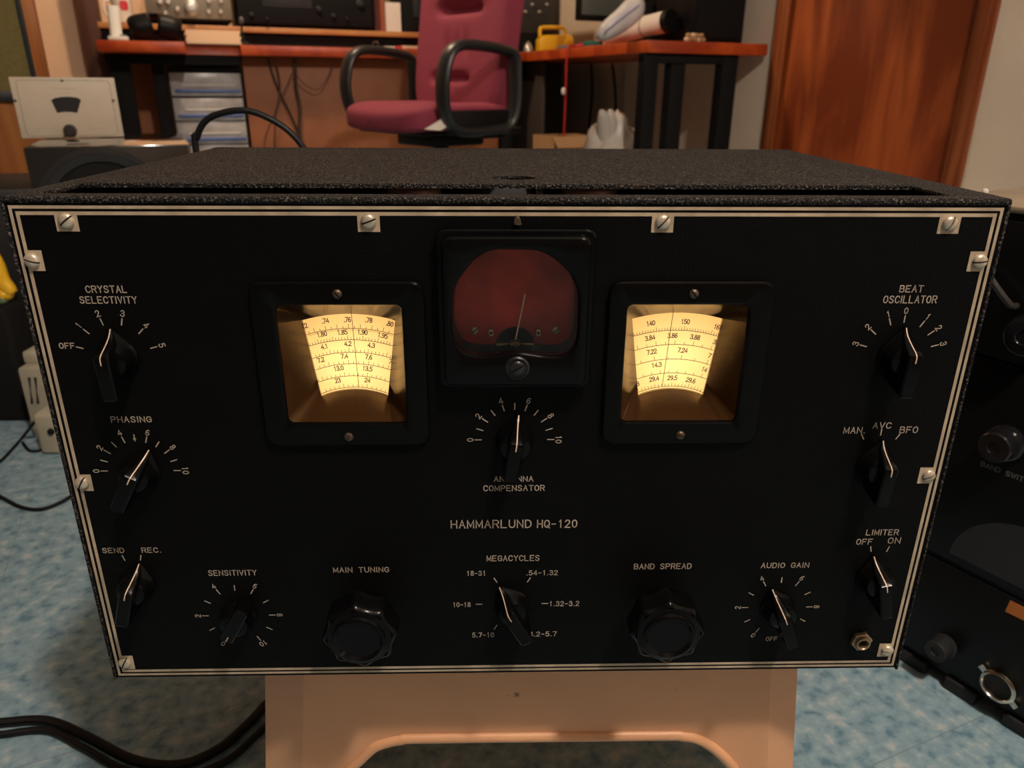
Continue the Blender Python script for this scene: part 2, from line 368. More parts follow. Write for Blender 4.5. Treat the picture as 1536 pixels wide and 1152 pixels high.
def line2d(bm, P, th, M):
    P = [Vector(p) for p in P]; n = len(P); L = []; Rr = []
    closed = (P[0] - P[-1]).length < 1e-9
    for i in range(n):
        if closed and i in (0, n - 1): d0 = (P[0] - P[-2]); d1 = (P[1] - P[0])
        else:
            d0 = P[i] - P[i-1] if i > 0 else P[1] - P[0]; d1 = P[i+1] - P[i] if i < n-1 else P[i] - P[i-1]
        d0 = d0.normalized(); d1 = d1.normalized(); t = d0 + d1
        t = t.normalized() if t.length > 1e-6 else d0
        nn = Vector((-t.y, t.x)); c = max(0.45, nn.dot(Vector((-d0.y, d0.x)))); o = nn * (th / 2 / c)
        e = Vector((0, 0))
        if not closed and i == 0: e = -d1 * th / 2
        if not closed and i == n-1: e = d0 * th / 2
        L.append(P[i] + o + e); Rr.append(P[i] - o + e)
    V = [bm.verts.new(M @ Vector((p.x, p.y, 0))) for p in L]; U = [bm.verts.new(M @ Vector((p.x, p.y, 0))) for p in Rr]
    for i in range(n-1):
        bm.faces.new((V[i], U[i], U[i+1], V[i+1]))
PM = MF((0, -0.00015, 0), (1, 0, 0), (0, 0, 1))             # panel plane: local x -> x, y -> z
def panel_matrix(y=-0.00015): return Matrix.Translation((0, y, ZP)) @ Matrix(((0.001,0,0,0),(0,0,0.001,0),(0,0.001,0,0),(0,0,0,1)))
PMM = panel_matrix()                                         # millimetres on the panel

# ------------------------------------------------------------------ room shell (the room is turned 22 degrees to the receiver)
YAW = R(22); M22 = Matrix.Rotation(YAW, 4, 'Z'); M22i = M22.inverted()
def room(x, y, z): return M22 @ Vector((x, y, z))
def aty(u, v, Y):
    d = M22i.to_3x3() @ ray(u, v); c = M22i @ CAM; return c + d * ((Y - c.y) / d.y)
def atx(u, v, X):
    d = M22i.to_3x3() @ ray(u, v); c = M22i @ CAM; return c + d * ((X - c.x) / d.x)
def rbox(b, lo, hi, bev=0.0): box(b, lo, hi, M22, bev)
XW, YW = 1.84, 3.68
def rstruct(name, m, *boxes, bev=0.0, smooth=False):
    b = NB()
    for lo, hi in boxes: box(b, lo, hi, None, bev)
    o = struct(name, b, m, smooth); o.rotation_euler = (0, 0, YAW); return o
rstruct('floor', FLOOR, ((-2.6, -2.6, -0.06), (XW, YW, 0)))
rstruct('ceiling', CEIL, ((-2.6, -2.6, 2.45), (XW, YW, 2.5)))
rstruct('wall_back', WALLP, ((-2.6, YW, 0), (0.62, YW + 0.1, 2.45)))
rstruct('wall_corner', WALLO, ((0.62, YW, 0), (XW + 0.1, YW + 0.1, 2.45)))
YD0, YD1 = 1.118, 1.938
rstruct('wall_right', WALLB, ((XW, -2.6, 0), (XW + 0.1, YD0 + 0.03, 2.45)), ((XW, YD1 - 0.03, 0), (XW + 0.1, YW, 2.45)), ((XW, YD0 + 0.03, 2.06), (XW + 0.1, YD1 - 0.03, 2.45)))
rstruct('wall_left', WALLD, ((-2.7, -2.6, 0), (-2.6, YW + 0.1, 2.45)))
rstruct('wall_front', WALLD, ((-2.7, -2.7, 0), (XW + 0.1, -2.6, 2.45)))
rstruct('door_1', DOORW, ((XW + 0.012, YD0 + 0.034, 0.01), (XW + 0.05, YD1 - 0.034, 2.055)), bev=0.002)
rstruct('trim_1', TRIMW, ((XW - 0.012, YD1 - 0.058, 0), (XW - 0.0005, YD1, 2.06)), ((XW - 0.018, YD1 - 0.046, 0), (XW - 0.011, YD1 - 0.014, 2.06)), bev=0.003, smooth=True)
rstruct('trim_2', TRIMW, ((XW - 0.012, YD0, 0), (XW - 0.0005, YD0 + 0.058, 2.06)), ((XW - 0.018, YD0 + 0.014, 0), (XW - 0.011, YD0 + 0.046, 2.06)), bev=0.003, smooth=True)
rstruct('trim_3', TRIMW, ((XW - 0.014, YD0, 2.061), (XW - 0.0005, YD1, 2.12)), bev=0.003, smooth=True)
rstruct('trim_4', TRIMW, ((-0.655, YW - 0.03, 0), (-0.591, YW - 0.0005, 2.45)), bev=0.003, smooth=True)
rstruct('trim_5', DKWOOD, ((-0.436, YW - 0.12, 0), (-0.35, YW - 0.0005, 2.45)), bev=0.003, smooth=True)
# ------------------------------------------------------------------ the receiver
def radial(poly, c, ang):
    d = Vector((math.cos(ang), math.sin(ang))); best = None; n = len(poly)
    for i in range(n):
        p = Vector(poly[i]) - Vector(c); q = Vector(poly[(i+1) % n]) - Vector(c); e = q - p
        den = d.x * e.y - d.y * e.x
        if abs(den) < 1e-12: continue
        t = (p.x * e.y - p.y * e.x) / den; s = (p.x * d.y - p.y * d.x) / den
        if t > 0 and -1e-6 <= s <= 1 + 1e-6 and (best is None or t > best): best = t
    return Vector(c) + d * (best or 0)
def rrect(x0, x1, z0, z1, r, n=6):
    P = []
    for cx, cz, a0 in ((x1-r, z1-r, 0), (x0+r, z1-r, 90), (x0+r, z0+r, 180), (x1-r, z0+r, 270)):
        for i in range(n+1): a = R(a0 + 90*i/n); P.append((cx + r*math.cos(a), cz + r*math.sin(a)))
    return P
def inset(P, d):
    c = (sum(p[0] for p in P)/len(P), sum(p[1] for p in P)/len(P)); xs = [p[0] for p in P]; zs = [p[1] for p in P]
    hx = (max(xs)-min(xs))/2; hz = (max(zs)-min(zs))/2; mx = (max(xs)+min(xs))/2; mz = (max(zs)+min(zs))/2
    return [((p[0]-mx)*(hx-d)/hx+mx, (p[1]-mz)*(hz-d)/hz+mz) for p in P]
def angles(c, polys, n=96, corners=()):
    A = set(round(2*math.pi*i/n, 5) for i in range(n))
    for p in corners: A.add(round(math.atan2(p[1]-c[1], p[0]-c[0]) % (2*math.pi), 5))
    return sorted(A)
def mm(x, z, y=0.0): return Vector((x*0.001, y*0.001, ZP + z*0.001))

rx = thing('radio_receiver', 'large black receiver with gold double border and two lit amber dials on the plastic stool', 'radio', (0, 0.15, ZP - 0.004))
b = NB()
X = 0.2535; ZT = ZP + 0.2985; ZB0 = ZP - 0.004
for s in (-1, 1):
    x0, x1 = sorted((s*X, s*(X-0.0018))); box(b, (x0, -0.0008, ZB0), (x1, 0.312, ZT - 0.001), bev=0.0008)
box(b, (-X, 0.003, ZB0), (X, 0.312, ZB0 + 0.0018)); box(b, (-X, 0.310, ZB0), (X, 0.312, ZT - 0.001))
box(b, (-X, -0.0012, ZT - 0.0036), (X, 0.0118, ZT), bev=0.0016, seg=3)
box(b, (-X, 0.009, ZT - 0.0030), (-0.2405, 0.312, ZT), bev=0.0012); box(b, (0.229, 0.009, ZT - 0.0030), (X, 0.312, ZT), bev=0.0012)
box(b, (-X, 0.297, ZT - 0.0032), (X, 0.3125, ZT + 0.0004), bev=0.0016)
obj('cabinet', b, WR, rx)
# lid with the round finger hole
b = NB(); lp = [(-0.2402, 0.051), (0.2287, 0.051), (0.2287, 0.2965), (-0.2402, 0.2965)]; lc = (0.002, 0.082)
hole = [(lc[0] + 0.0132*math.cos(2*math.pi*i/40), lc[1] + 0.0095*math.sin(2*math.pi*i/40)) for i in range(40)]
A = angles(lc, None, 64, lp)
def ring3(poly, c, A, h): return [Vector((*radial(poly, c, a), h)) for a in A]
rings(b, [ring3(hole, lc, A, ZT - 0.0010), ring3(hole, lc, A, ZT + 0.0004), ring3(inset(lp, 0.0006), lc, A, ZT + 0.0004), ring3(lp, lc, A, ZT - 0.0002), ring3(lp, lc, A, ZT - 0.0022), ring3(inset(lp, 0.002), lc, A, ZT - 0.0022)], False, False)
obj('lid', b, WR, rx)
b = NB(); box(b, (-0.24, 0.08, ZP + 0.155), (0.24, 0.30, ZP + 0.158)); obj('chassis', b, CHASS, rx)
for q0, q1, h in ((580, 662, 0.2945), (843, 926, 0.2945)):
    p0, p1 = at(q0, 288, 0.085), at(q1, 288, 0.085); b = NB(); r = (p1.x - p0.x) / 2
    lathe(b, ((p0.x+p1.x)/2, 0.088, ZP + 0.198), (0, 0, 1), [(r, -0.04), (r, h-0.200), (r*0.94, h-0.198)], 28); obj('coil_can', b, COPPER, rx)
b = NB(); box(b, (at(805, 288, .08).x, 0.080, ZP + 0.158), (at(815, 288, .08).x, 0.088, ZP + 0.2935), bev=0.001); obj('bracket', b, GREY, rx)
b = NB(); box(b, (at(690, 288, .085).x, 0.092, ZP + 0.158), (at(800, 288, .085).x, 0.12, ZP + 0.2925), bev=0.002); obj('shield_box', b, CHASS, rx)
# front panel with real openings
OPEN = [(-125.0, -57.5, 175.0, 245.0), (59.0, 126.0, 175.0, 245.0), (-33, 35.5, 212.0, 274.0)]
xs = sorted({-251.5, 251.5, *[v for o in OPEN for v in o[:2]]}); zs = sorted({-2.4, 295.0, *[v for o in OPEN for v in o[2:]]})
b = NB()
def inhole(x, z): return any(o[0] < x < o[1] and o[2] < z < o[3] for o in OPEN)
for i in range(len(xs)-1):
    for j in range(len(zs)-1):
        if not inhole((xs[i]+xs[i+1])/2, (zs[j]+zs[j+1])/2):
            add_faces(b, [mm(xs[i], zs[j]), mm(xs[i+1], zs[j]), mm(xs[i+1], zs[j+1]), mm(xs[i], zs[j+1])], [(0, 1, 2, 3)])
bmesh.ops.remove_doubles(b, verts=list(b.verts), dist=1e-6)
g = bmesh.ops.extrude_face_region(b, geom=list(b.faces)); bmesh.ops.translate(b, verts=[v for v in g['geom'] if isinstance(v, bmesh.types.BMVert)], vec=(0, 0.003, 0))
obj('front_panel', b, PANEL, rx, smooth=False)
def frame_line(b, x0, x1, z0, z1, w, y=-0.12):
    for r in ((x0, x1, z1-w, z1), (x0, x1, z0, z0+w), (x0, x0+w, z0+w, z1-w), (x1-w, x1, z0+w, z1-w)):
        add_faces(b, [mm(r[0], r[2], y), mm(r[1], r[2], y), mm(r[1], r[3], y), mm(r[0], r[3], y)], [(0, 1, 2, 3)])
b = NB(); frame_line(b, -250.2, 250.2, -0.9, 293.9, 1.6); obj('outer_border_line', b, GOLD, rx, smooth=False)
b = NB(); frame_line(b, -247.2, 247.2, 1.9, 291.0, 1.8); obj('inner_border_line', b, GOLD, rx, smooth=False)
def screw_head(bm, c, r, h, ang, slot=0.9, ax=(0, -1, 0)):
    t = bmesh.new(); prof = [(r, 0), (r, h*0.25)] + [(r*math.cos(a), h*0.25 + h*0.75*math.sin(a)) for a in (R(20), R(40), R(58), R(74), R(86))]
    lathe(t, (0, 0, 0), (0, 0, 1), prof, 28)
    s2 = t.copy()
    for m_, sg in ((t, 1), (s2, -1)):
        r_ = bmesh.ops.bisect_plane(m_, geom=list(m_.verts)+list(m_.edges)+list(m_.faces), plane_co=(0, sg*slot/2, 0), plane_no=(0, sg, 0), clear_inner=True)
        ed = [e for e in r_['geom_cut'] if isinstance(e, bmesh.types.BMEdge)]
        bmesh.ops.edgeloop_fill(m_, edges=ed)
    f = bmesh.new(); lathe(f, (0, 0, 0), (0, 0, 1), [(r*0.97, 0.02), (r*0.97, h*0.42)], 24)
    for q in f.faces: q.material_index = 1
    a = R(ang); xa = Vector((math.cos(a), 0, math.sin(a))); za = Vector(ax); ya = za.cross(xa)
    M = Matrix(((xa.x, ya.x, za.x, c[0]), (xa.y, ya.y, za.y, c[1]), (xa.z, ya.z, za.z, c[2]), (0, 0, 0, 1))) @ Matrix.Scale(0.001, 4)
    for m_ in (t, s2, f): merge(bm, m_, M)
SCR = [(-223.0, 286.4, 38), (-73.2, 286.4, 20), (75.6, 286.3, 48), (223.5, 285.9, 66), (-244.3, 266.3, -16), (243.8, 266.2, 6), (-245.0, 138.5, 60), (243.6, 139.7, 30), (-244.3, 9.6, 62), (243.6, 12.0, 2)]
for x, z, a in SCR:
    top = z > 280
    px0, px1 = (x-5.6, x+5.6); pz0, pz1 = (z-5.3, min(z+5.3, 290.5))
    if not top:
        if x < 0: px0, px1 = -247.2, x + 5.6
        else: px0, px1 = x - 5.8, 247.2
    b = NB(); add_faces(b, [mm(px0, pz0, -0.14), mm(px1, pz0, -0.14), mm(px1, pz1, -0.14), mm(px0, pz1, -0.14)], [(0, 1, 2, 3)]); obj('screw_pad', b, GOLD, rx, smooth=False)
    b = NB(); screw_head(b, mm(x, z, -0.1), 3.9, 2.6, a); obj('mounting_screw', b, [STEEL, SLOT], rx)

# lettering on the panel
def letters(t, x0, x1, z0, z1, th=0.5, gap=1.9, k=0.8):
    if x0 > 180 or t == 'MEGACYCLES' or t[:2] in ('HA', 'HQ'): k = 0.92
    m_ = (z0 + z1)/2; z0, z1 = m_ + (z0 - m_)*k, m_ + (z1 - m_)*k
    b = NB(); strokes(b, t, x0, x1, z0, z1 - z0, th, PMM, gap); obj('lettering', b, LETTER, rx, smooth=False)
for a in (('CRYSTAL', -220.5, -199.8, 249.3, 253.6), ('SELECTIVITY', -224.6, -195.7, 243.6, 247.9), ('PHASING', -221.4, -199.6, 175.9, 179.9),
          ('SEND', -242.3, -229.9, 91.0, 95.0), ('REC.', -219.3, -208.2, 91.0, 95.0), ('SENSITIVITY', -182.5, -154.1, 74.2, 78.6), ('MAIN TUNING', -107.6, -74.4, 75.6, 79.8),
          ('BAND SPREAD', 74.8, 109.7, 75.9, 80.4), ('AUDIO GAIN', 153.0, 182.3, 75.9, 80.2), ('ANTENNA', -10.4, 12.0, 137.2, 141.1), ('COMPENSATOR', -16.5, 18.7, 131.0, 135.3),
          ('MEGACYCLES', -14.9, 16.6, 83.0, 87.0), ('18-31', -27.3, -15.8, 72.4, 76.4), ('.54-1.32', 9.2, 28.0, 72.3, 76.3), ('10-18', -36.2, -25.4, 49.3, 53.2), ('1.32-3.2', 23.6, 42.0, 49.1, 53.4),
          ('5.7-10', -24.4, -11.0, 25.8, 29.9), ('3.2-5.7', 11.4, 28.6, 26.0, 30.2), ('BEAT', 204.6, 216.9, 249.7, 253.4), ('OSCILLATOR', 197.0, 225.5, 243.7, 247.8), ('MAN.', 188.7, 200.9, 167.1, 171.0), ('AVC', 205.0, 215.2, 170.1, 173.9), ('BFO', 221.0, 231.1, 167.2, 171.2),
          ('LIMITER', 214.0, 233.4, 99.1, 103.0), ('OFF', 209.1, 218.7, 92.5, 96.5), ('ON', 228.4, 235.7, 93.1, 97.2), ('OFF', -240.4, -232.6, 219.0, 222.6), ('OFF', 163.2, 170.4, 20.3, 24.0)):
    letters(*a)
letters('HAMMARLUND', -35.9, 11.3, 106.3, 111.8, 0.68); letters('HQ-120', 15.2, 38.6, 106.2, 111.6, 0.68)
def dial_marks(cx, cz, items, r0=18.7, r1=22.2, rn=25.0, h=3.2):
    b = NB()
    for ang, s in items:
        a = R(ang); d = Vector((math.cos(a), math.sin(a))); c = Vector((cx, cz))
        if s == '>':                                        # small arrow
            line2d(b, [c + d*22.6, c + d*19.2], 0.5, PMM); t = Vector((-d.y, d.x))
            add_faces(b, [PMM @ Vector((*p, 0)) for p in (c + d*18.2, c + d*20.3 + t*0.9, c + d*20.3 - t*0.9)], [(0, 1, 2)]); continue
        line2d(b, [c + d*r1, c + d*r0], 0.62, PMM)
        if s:
            n = NB(); k = c + d*rn; M = PMM @ MF((k.x, k.y, 0), (d.y, -d.x, 0), (d.x, d.y, 0))
            strokes(n, s, None, 0.9, -h/2, h, 0.48, M, 1.4, center=0); obj('scale_numeral', n, LETTER, rx, smooth=False)
    obj('scale_marks', b, LETTER, rx, smooth=False)
dial_marks(-210.6, 214.5, [(165, ''), (135, '1'), (105, '2'), (75, '3'), (45, '4'), (15, '5')], 18.4, 21.8, 24.8)
dial_marks(-210.7, 146.0, [(180, '0'), (162, ''), (144, '2'), (126, ''), (108, '4'), (90, '>'), (72, '6'), (54, ''), (36, '8'), (18, ''), (0, '10')])
dial_marks(1.1, 164.3, [(180, '0'), (162, ''), (144, '2'), (126, ''), (108, '4'), (90, ''), (72, '6'), (54, ''), (36, '8'), (18, ''), (0, '10')])
sg = [(240, '0'), (210, ''), (180, '2'), (150, ''), (120, '4'), (90, ''), (60, '6'), (30, ''), (0, '8'), (-30, ''), (-60, '10')]
dial_marks(-168.4, 45.0, sg); dial_marks(167.0, 46.8, sg)
dial_marks(210.4, 214.5, [(165, '3'), (140, '2'), (112, '1'), (90, '0'), (60, '1'), (38, '2'), (15, '3')], 18.6, 22.2)
dial_marks(210.3, 147.3, [(120, ''), (90, ''), (60, '')]); dial_marks(0.4, 51.5, [(120, ''), (60, ''), (180, ''), (0, ''), (240, ''), (300, '')])
dial_marks(223.7, 69.5, [(104, ''), (74, '')]); dial_marks(-225.8, 69.5, [(106, ''), (75, '')], 17.2, 20.6)

# pointer knobs
def pointer_knob(cx, cz, ang):
    a = R(ang); p = Vector((math.cos(a), 0, math.sin(a))); q = Vector((math.sin(a), 0, -math.cos(a))); o = mm(cx, cz, -0.25)
    W = lambda u, v, h: o + (q*u + p*v + Vector((0, -1, 0))*h) * 0.001
    b = NB(); RR = 11.0; tip = 16.4; ta = math.acos(RR/tip)
    out = []
    for i in range(33):
        t = math.pi/2 + ta + (2*math.pi - 2*ta) * i/32; out.append((RR*math.cos(t), RR*math.sin(t)))
    out.append((0, tip))
    def scaled(s, lim): return [((u*s), v*s if math.hypot(u, v) < RR + 0.1 else v*lim) for u, v in out]
    rings(b, [[W(u, v, h) for u, v in scaled(s, l)] for s, l, h in ((1.0, 1.0, 0), (1.0, 1.0, 1.4), (0.94, 0.96, 2.4), (0.86, 0.80, 4.0), (0.82, 0.62, 8.0), (0.74, 0.5, 10.2), (0.4, 0.3, 11.6))])
    st = [(16.3, 0.55, 2.2), (14.6, 0.95, 3.4), (12.6, 1.5, 5.4), (10.6, 2.15, 8.6), (8.6, 2.9, 12.6), (6.9, 3.5, 16.2), (5.6, 3.75, 17.9), (4.2, 3.8, 18.3), (-8, 3.8, 18.4), (-17.6, 3.7, 18.2), (-18.8, 3.6, 17.2)]
    rs = []
    for v, hw, h in st:
        c = min(0.7, hw*0.4); lo = hw + min(1.3, hw*0.35); z0 = 0.6
        ve = v + (1.8 if v < -18 else 0)
        rs.append([W(-lo, v if v > -17 else -13, z0), W(-hw - 0.15, ve, h - c - 0.2), W(-hw + c, v, h), W(hw - c, v, h), W(hw + 0.15, ve, h - c - 0.2), W(lo, v if v > -17 else -13, z0)])
    rings(b, rs)
    k = obj('pointer_knob', b, BAKE, rx, ang=28)
    b = NB(); L = []
    for v, hw, h in st[:8] + [(1.5, 3.8, 18.35)]:
        L.append((v, h + 0.12))
    V = [(b.verts.new(W(-0.32, v, h)), b.verts.new(W(0.32, v, h))) for v, h in L]
    for i in range(len(V)-1): b.faces.new((V[i][0], V[i][1], V[i+1][1], V[i+1][0]))
    obj('pointer_line', b, KLINE, k, label='thin pale pointer line')
for x, z, a in ((-210.6, 214.5, 91), (-210.7, 146.0, 61), (-225.8, 69.5, 74), (-168.4, 45.0, 240), (1.1, 164.3, 82), (0.4, 51.5, 119), (167.0, 46.8, 111), (210.4, 214.5, 88), (210.3, 147.3, 87), (223.7, 69.5, 102)):
    pointer_knob(x, z, a)
def tuning_knob(cx, cz, ph):
    b = NB(); o = mm(cx, cz, -0.2)
    lathe(b, o, (0, -1, 0), [(0.0086, 0), (0.0098, 0.0006), (0.0098, 0.009), (0.0185, 0.0105)], 40, True, False)
    def fl(t, h): return 1 - 0.125*math.sqrt(math.sin(4*t + ph)**2 + 0.015)
    lathe(b, o, (0, -1, 0), [(0.0185, 0.0105), (0.0216, 0.0125), (0.0228, 0.015), (0.0228, 0.0265), (0.0218, 0.0288), (0.0200, 0.0300)], 96, False, False, fl)
    lathe(b, o, (0, -1, 0), [(0.0186, 0.0300), (0.0170, 0.0304), (0.0158, 0.0308), (0.0150, 0.0326), (0.0140, 0.0330), (0.0132, 0.0322), (0.0122, 0.0312), (0.004, 0.0311)], 64, True, True)
    obj('tuning_knob', b, BAKE, rx)
tuning_knob(-89.0, 51.5, 0.4); tuning_knob(91.5, 51.5, 0.1)

# illuminated dials
def dial(side):
    if side < 0: fx0, fx1, ox0, ox1 = -137.2, -46.2, -124.2, -58.4
    else: fx0, fx1, ox0, ox1 = 49.8, 137.6, 59.8, 125.0
    D = 0.0215
    off = (360, 390) if side < 0 else (890, 390); S = 300/1192
    def cp(x, y, Y=D): p = at(off[0] + x*S, off[1] + y*S, Y); return (p.x*1000, (p.z-ZP)*1000)
    if side < 0: corner = [cp(372, 350), cp(650, 309), cp(926, 362), cp(884, 808), cp(690, 779), cp(487, 806)]
    else: corner = [cp(230, 345), cp(480, 313), cp(768, 350), cp(650, 803), cp(450, 770), cp(265, 800)]
    zc = 141.0; xc = (corner[0][0] + corner[2][0])/2
    half = (corner[2][0] - corner[0][0])/2; hb = (corner[3][0] - corner[5][0])/2; xb = (corner[3][0] + corner[5][0])/2
    zt = (corner[0][1] + corner[2][1])/2; zb = (corner[3][1] + corner[5][1])/2
    Rt = math.hypot(half, zt - zc); Rb = math.hypot(hb, zb - zc)
    sec = []; N = 20
    at0 = math.atan2(zt - zc, half); 
    for i in range(N+1):
        a = at0 + (math.pi - 2*at0)*i/N; sec.append((xc + Rt*math.cos(a), zc + Rt*math.sin(a)))
    ab = math.atan2(zb - zc, hb)
    for i in range(N+1):
        a = math.pi - ab - (math.pi - 2*ab)*i/N; sec.append((xb + Rb*math.cos(a), zc + Rb*math.sin(a)))
    cen = (xc, 210.0)
    outer = rrect(fx0, fx1, 162.3, 256.0, 7); op = rrect(ox0, ox1, 176.0, 243.9, 3.4)
    A = angles(cen, None, 120, list(sec) + [sec[0], sec[N], sec[N+1], sec[-1]] + outer[::2] + op[::1])
    def rg(poly, y): return [Vector((p.x*0.001, y, ZP + p.y*0.001)) for p in (radial(poly, cen, a) for a in A)]
    opi = inset(op, 0.0)
    b = NB()
    secw = [((p[0]-cen[0])*1.0 + cen[0], (p[1]-cen[1])*1.0 + cen[1]) for p in sec]
    rings(b, [rg(outer, -0.0001), rg(outer, -0.0022), rg(inset(outer, 0.8), -0.0033), rg(inset(outer, 2.2), -0.0036), rg(inset(op, -1.0), -0.0036), rg(op, -0.0030), rg(inset(op, 0.5), -0.0016)], False, False)
    bz = obj('dial_bezel', b, BEZ, rx, ang=30)
    b = NB(); rings(b, [rg(inset(op, 0.5), -0.0016), rg(secw, D - 0.0010), rg(secw, D + 0.0002)], False, False); obj('bezel_funnel', b, FUNNEL, bz, ang=30, label='glossy inner walls of the bezel with the amber dial reflection in their colour')
    for z in (249.8, 168.4):
        b = NB(); screw_head(b, mm((fx0+fx1)/2 + (0.4 if side > 0 else 0.6), z, -3.55), 2.6, 2.0, -50 if z > 200 else (70 if side < 0 else -10), 0.7); obj('bezel_screw', b, [DSTEEL, SLOT], bz)
    # translucent card and its printing
    b = NB(); Y = D + 0.0006; card = [((p[0]-cen[0])*1.08 + cen[0], (p[1]-cen[1])*1.08 + cen[1]) for p in sec]
    add_faces(b, [mm(p[0], p[1], Y*1000) for p in card], [tuple(range(len(card)))]); bmesh.ops.triangulate(b, faces=list(b.faces))
    obj('dial_card', b, DIALM, bz, smooth=False, label='amber backlit dial card')
    b = NB(); M = panel_matrix(Y - 0.0001)
    def inside(x, z):
        r_ = math.hypot(x-xc, z-zc)
        f = (z - zb)/(zt - zb); xl = (xb-hb) + f*((xc-half)-(xb-hb)); xr = (xb+hb) + f*((xc+half)-(xb+hb))
        return Rb - 0.5 < r_ < Rt + 0.5 and xl + 0.1 < x < xr - 0.1
    def P2(x, y): return Vector(cp(x, y, Y))
    c0 = Vector((xc, zc))
    if side < 0:
        rows = [((655, 407), [('2', 393, 390), ('.74', 508, 362), ('.76', 640, 355), ('.78', 768, 358), ('.80', 893, 380)], [(398, 425), (462, 415), (521, 400), (584, 398), (645, 390), (706, 398), (768, 396), (830, 408), (888, 415)]),
                ((662, 475), [('1.80', 488, 442), ('1.85', 610, 430), ('1.90', 730, 430), ('1.95', 851, 450)], None),
                ((670, 549), [('4.1', 503, 515), ('4.2', 643, 498), ('4.3', 783, 508)], None),
                ((675, 618), [('7.2', 482, 595), ('7.4', 622, 572), ('7.6', 767, 578), ('7', 896, 606)], None),
                ((682, 690), [('13.0', 588, 645), ('13.5', 760, 647)], None),
                ((690, 757), [('23', 583, 717), ('24', 760, 716)], None)]
        dense = [0, 0.0165, 0.0195, 0.0235, 0.026, 0.030]
    else:
        rows = [((480, 418), [('140', 342, 377), ('150', 549, 367), ('16', 735, 398)], None), ((466, 503), [('3.84', 338, 464), ('3.86', 472, 450), ('3.88', 607, 460), ('3', 722, 488)], None),
                ((454, 590), [('7.22', 348, 547), ('7.24', 532, 538), ('7', 693, 570)], None), ((444, 673), [('14.3', 377, 625), ('14', 662, 652)], None), ((432, 752), [('3', 265, 737), ('29.4', 362, 708), ('29.5', 471, 702), ('29.6', 581, 717)], None)]
        dense = [0.0165, 0.056, 0.082, 0.064, 0.030]
    for k, ((ax, ay), nums, ticks) in enumerate(rows):
        Ra = (P2(ax, ay) - c0).length; arc = []
        for i in range(161):
            a = R(50) + R(80)*i/160; p = c0 + Vector((math.cos(a), math.sin(a)))*Ra
            if inside(p.x, p.y): arc.append(p)
        line2d(b, arc, 0.36, M)
        if k == 0 and side < 0: line2d(b, [c0 + (p - c0)*((Ra-0.9)/Ra) for p in arc], 0.16, M)
        for s, x, y in nums:
            p = P2(x, y); d = (p - c0).normalized(); MM = M @ MF((p.x, p.y, 0), (d.y, -d.x, 0), (d.x, d.y, 0))
            strokes(b, s, None, 0.78, -1.3, 2.6, 0.48, MM, 1.0, center=0)
        base = (P2(nums[len(nums)//2][1], nums[len(nums)//2][2]) - c0); a0 = math.atan2(base.y, base.x)
        if side < 0: a0 -= 0.004
        if k == 0 and side < 0: step = 0.0385*1.28/1.0 * 0.79
        else: step = dense[k] if dense[k] else 0.03
        if side < 0 and k > 0: step = [0, 0.0222, 0.031, 0.0455, 0.0475, 0.0565][k]
        if side > 0: step = [0.0195, 0.0735, 0.121, 0.0885, 0.0415][k]
        big = {(-1, 0): 2, (-1, 1): 5, (-1, 2): 5, (-1, 3): 4, (-1, 4): 5, (-1, 5): 5, (1, 0): 10, (1, 1): 2, (1, 2): 2, (1, 3): 5, (1, 4): 5}[(side, k)]
        for i in range(-30, 31):
            a = a0 + i*step; d = Vector((math.cos(a), math.sin(a))); ln = 2.4 if i % big == 0 else 1.5
            if inside(*(c0 + d*Ra)) and inside(*(c0 + d*(Ra + ln))): line2d(b, [c0 + d*Ra, c0 + d*(Ra+ln)], 0.28, M)
    obj('dial_printing', b, INK, bz, smooth=False, label='black printed frequency arcs and figures')
    # hair line, clear window
    hx0, hz0 = (cp(650, 255, 0.012) if side < 0 else cp(487, 300, 0.012)); hx1, hz1 = (cp(695, 778, 0.012) if side < 0 else cp(428, 768, 0.012))
    b = NB(); cyl(b, mm(hx0, hz0 + 1.0, 15.0), mm(hx1, hz1 - 1, 19.5), 0.00017, seg=6); obj('hair_line', b, INK, bz)
    b = NB(); pn = [((p[0]-cen[0])*0.999 + cen[0], (p[1]-cen[1])*0.999 + cen[1]) for p in sec]
    rings(b, [[mm(p[0], p[1], 20.4) for p in pn], [mm(p[0], p[1], 20.8) for p in pn]]); obj('window_pane', b, GLASS, bz, smooth=False)
    # lamp house behind the card
    b = NB(); x0, x1 = xc - half - 4, xc + half + 4
    t = bmesh.new(); box(t, (x0*.001, Y + 0.0012, ZP + zb*.001 - 0.009), (x1*.001, 0.075, ZP + (zc + Rt)*.001 + 0.006)); t.faces.ensure_lookup_table()
    bmesh.ops.delete(t, geom=[f for f in t.faces if abs(f.calc_center_median().y - (Y+0.0012)) < 1e-5], context='FACES'); merge(b, t)
    obj('lamp_house', b, TAN, bz, smooth=False)
    b = NB(); ellipsoid(b, (xc*.001, 0.052, ZP + 0.207), (0.0045, 0.0045, 0.006)); cyl(b, (xc*.001, 0.052, ZP+0.2005), (xc*.001, 0.052, ZP+0.190), 0.0042)
    obj('pilot_lamp', b, mat('pilot_lamp_glow_%d' % (side+1), (0.8, 0.6, 0.4), 0.4, emit=((1, 0.80, 0.53), PILOT)), bz, label='small glowing pilot bulb')
PILOT = 27
dial(-1); dial(1)

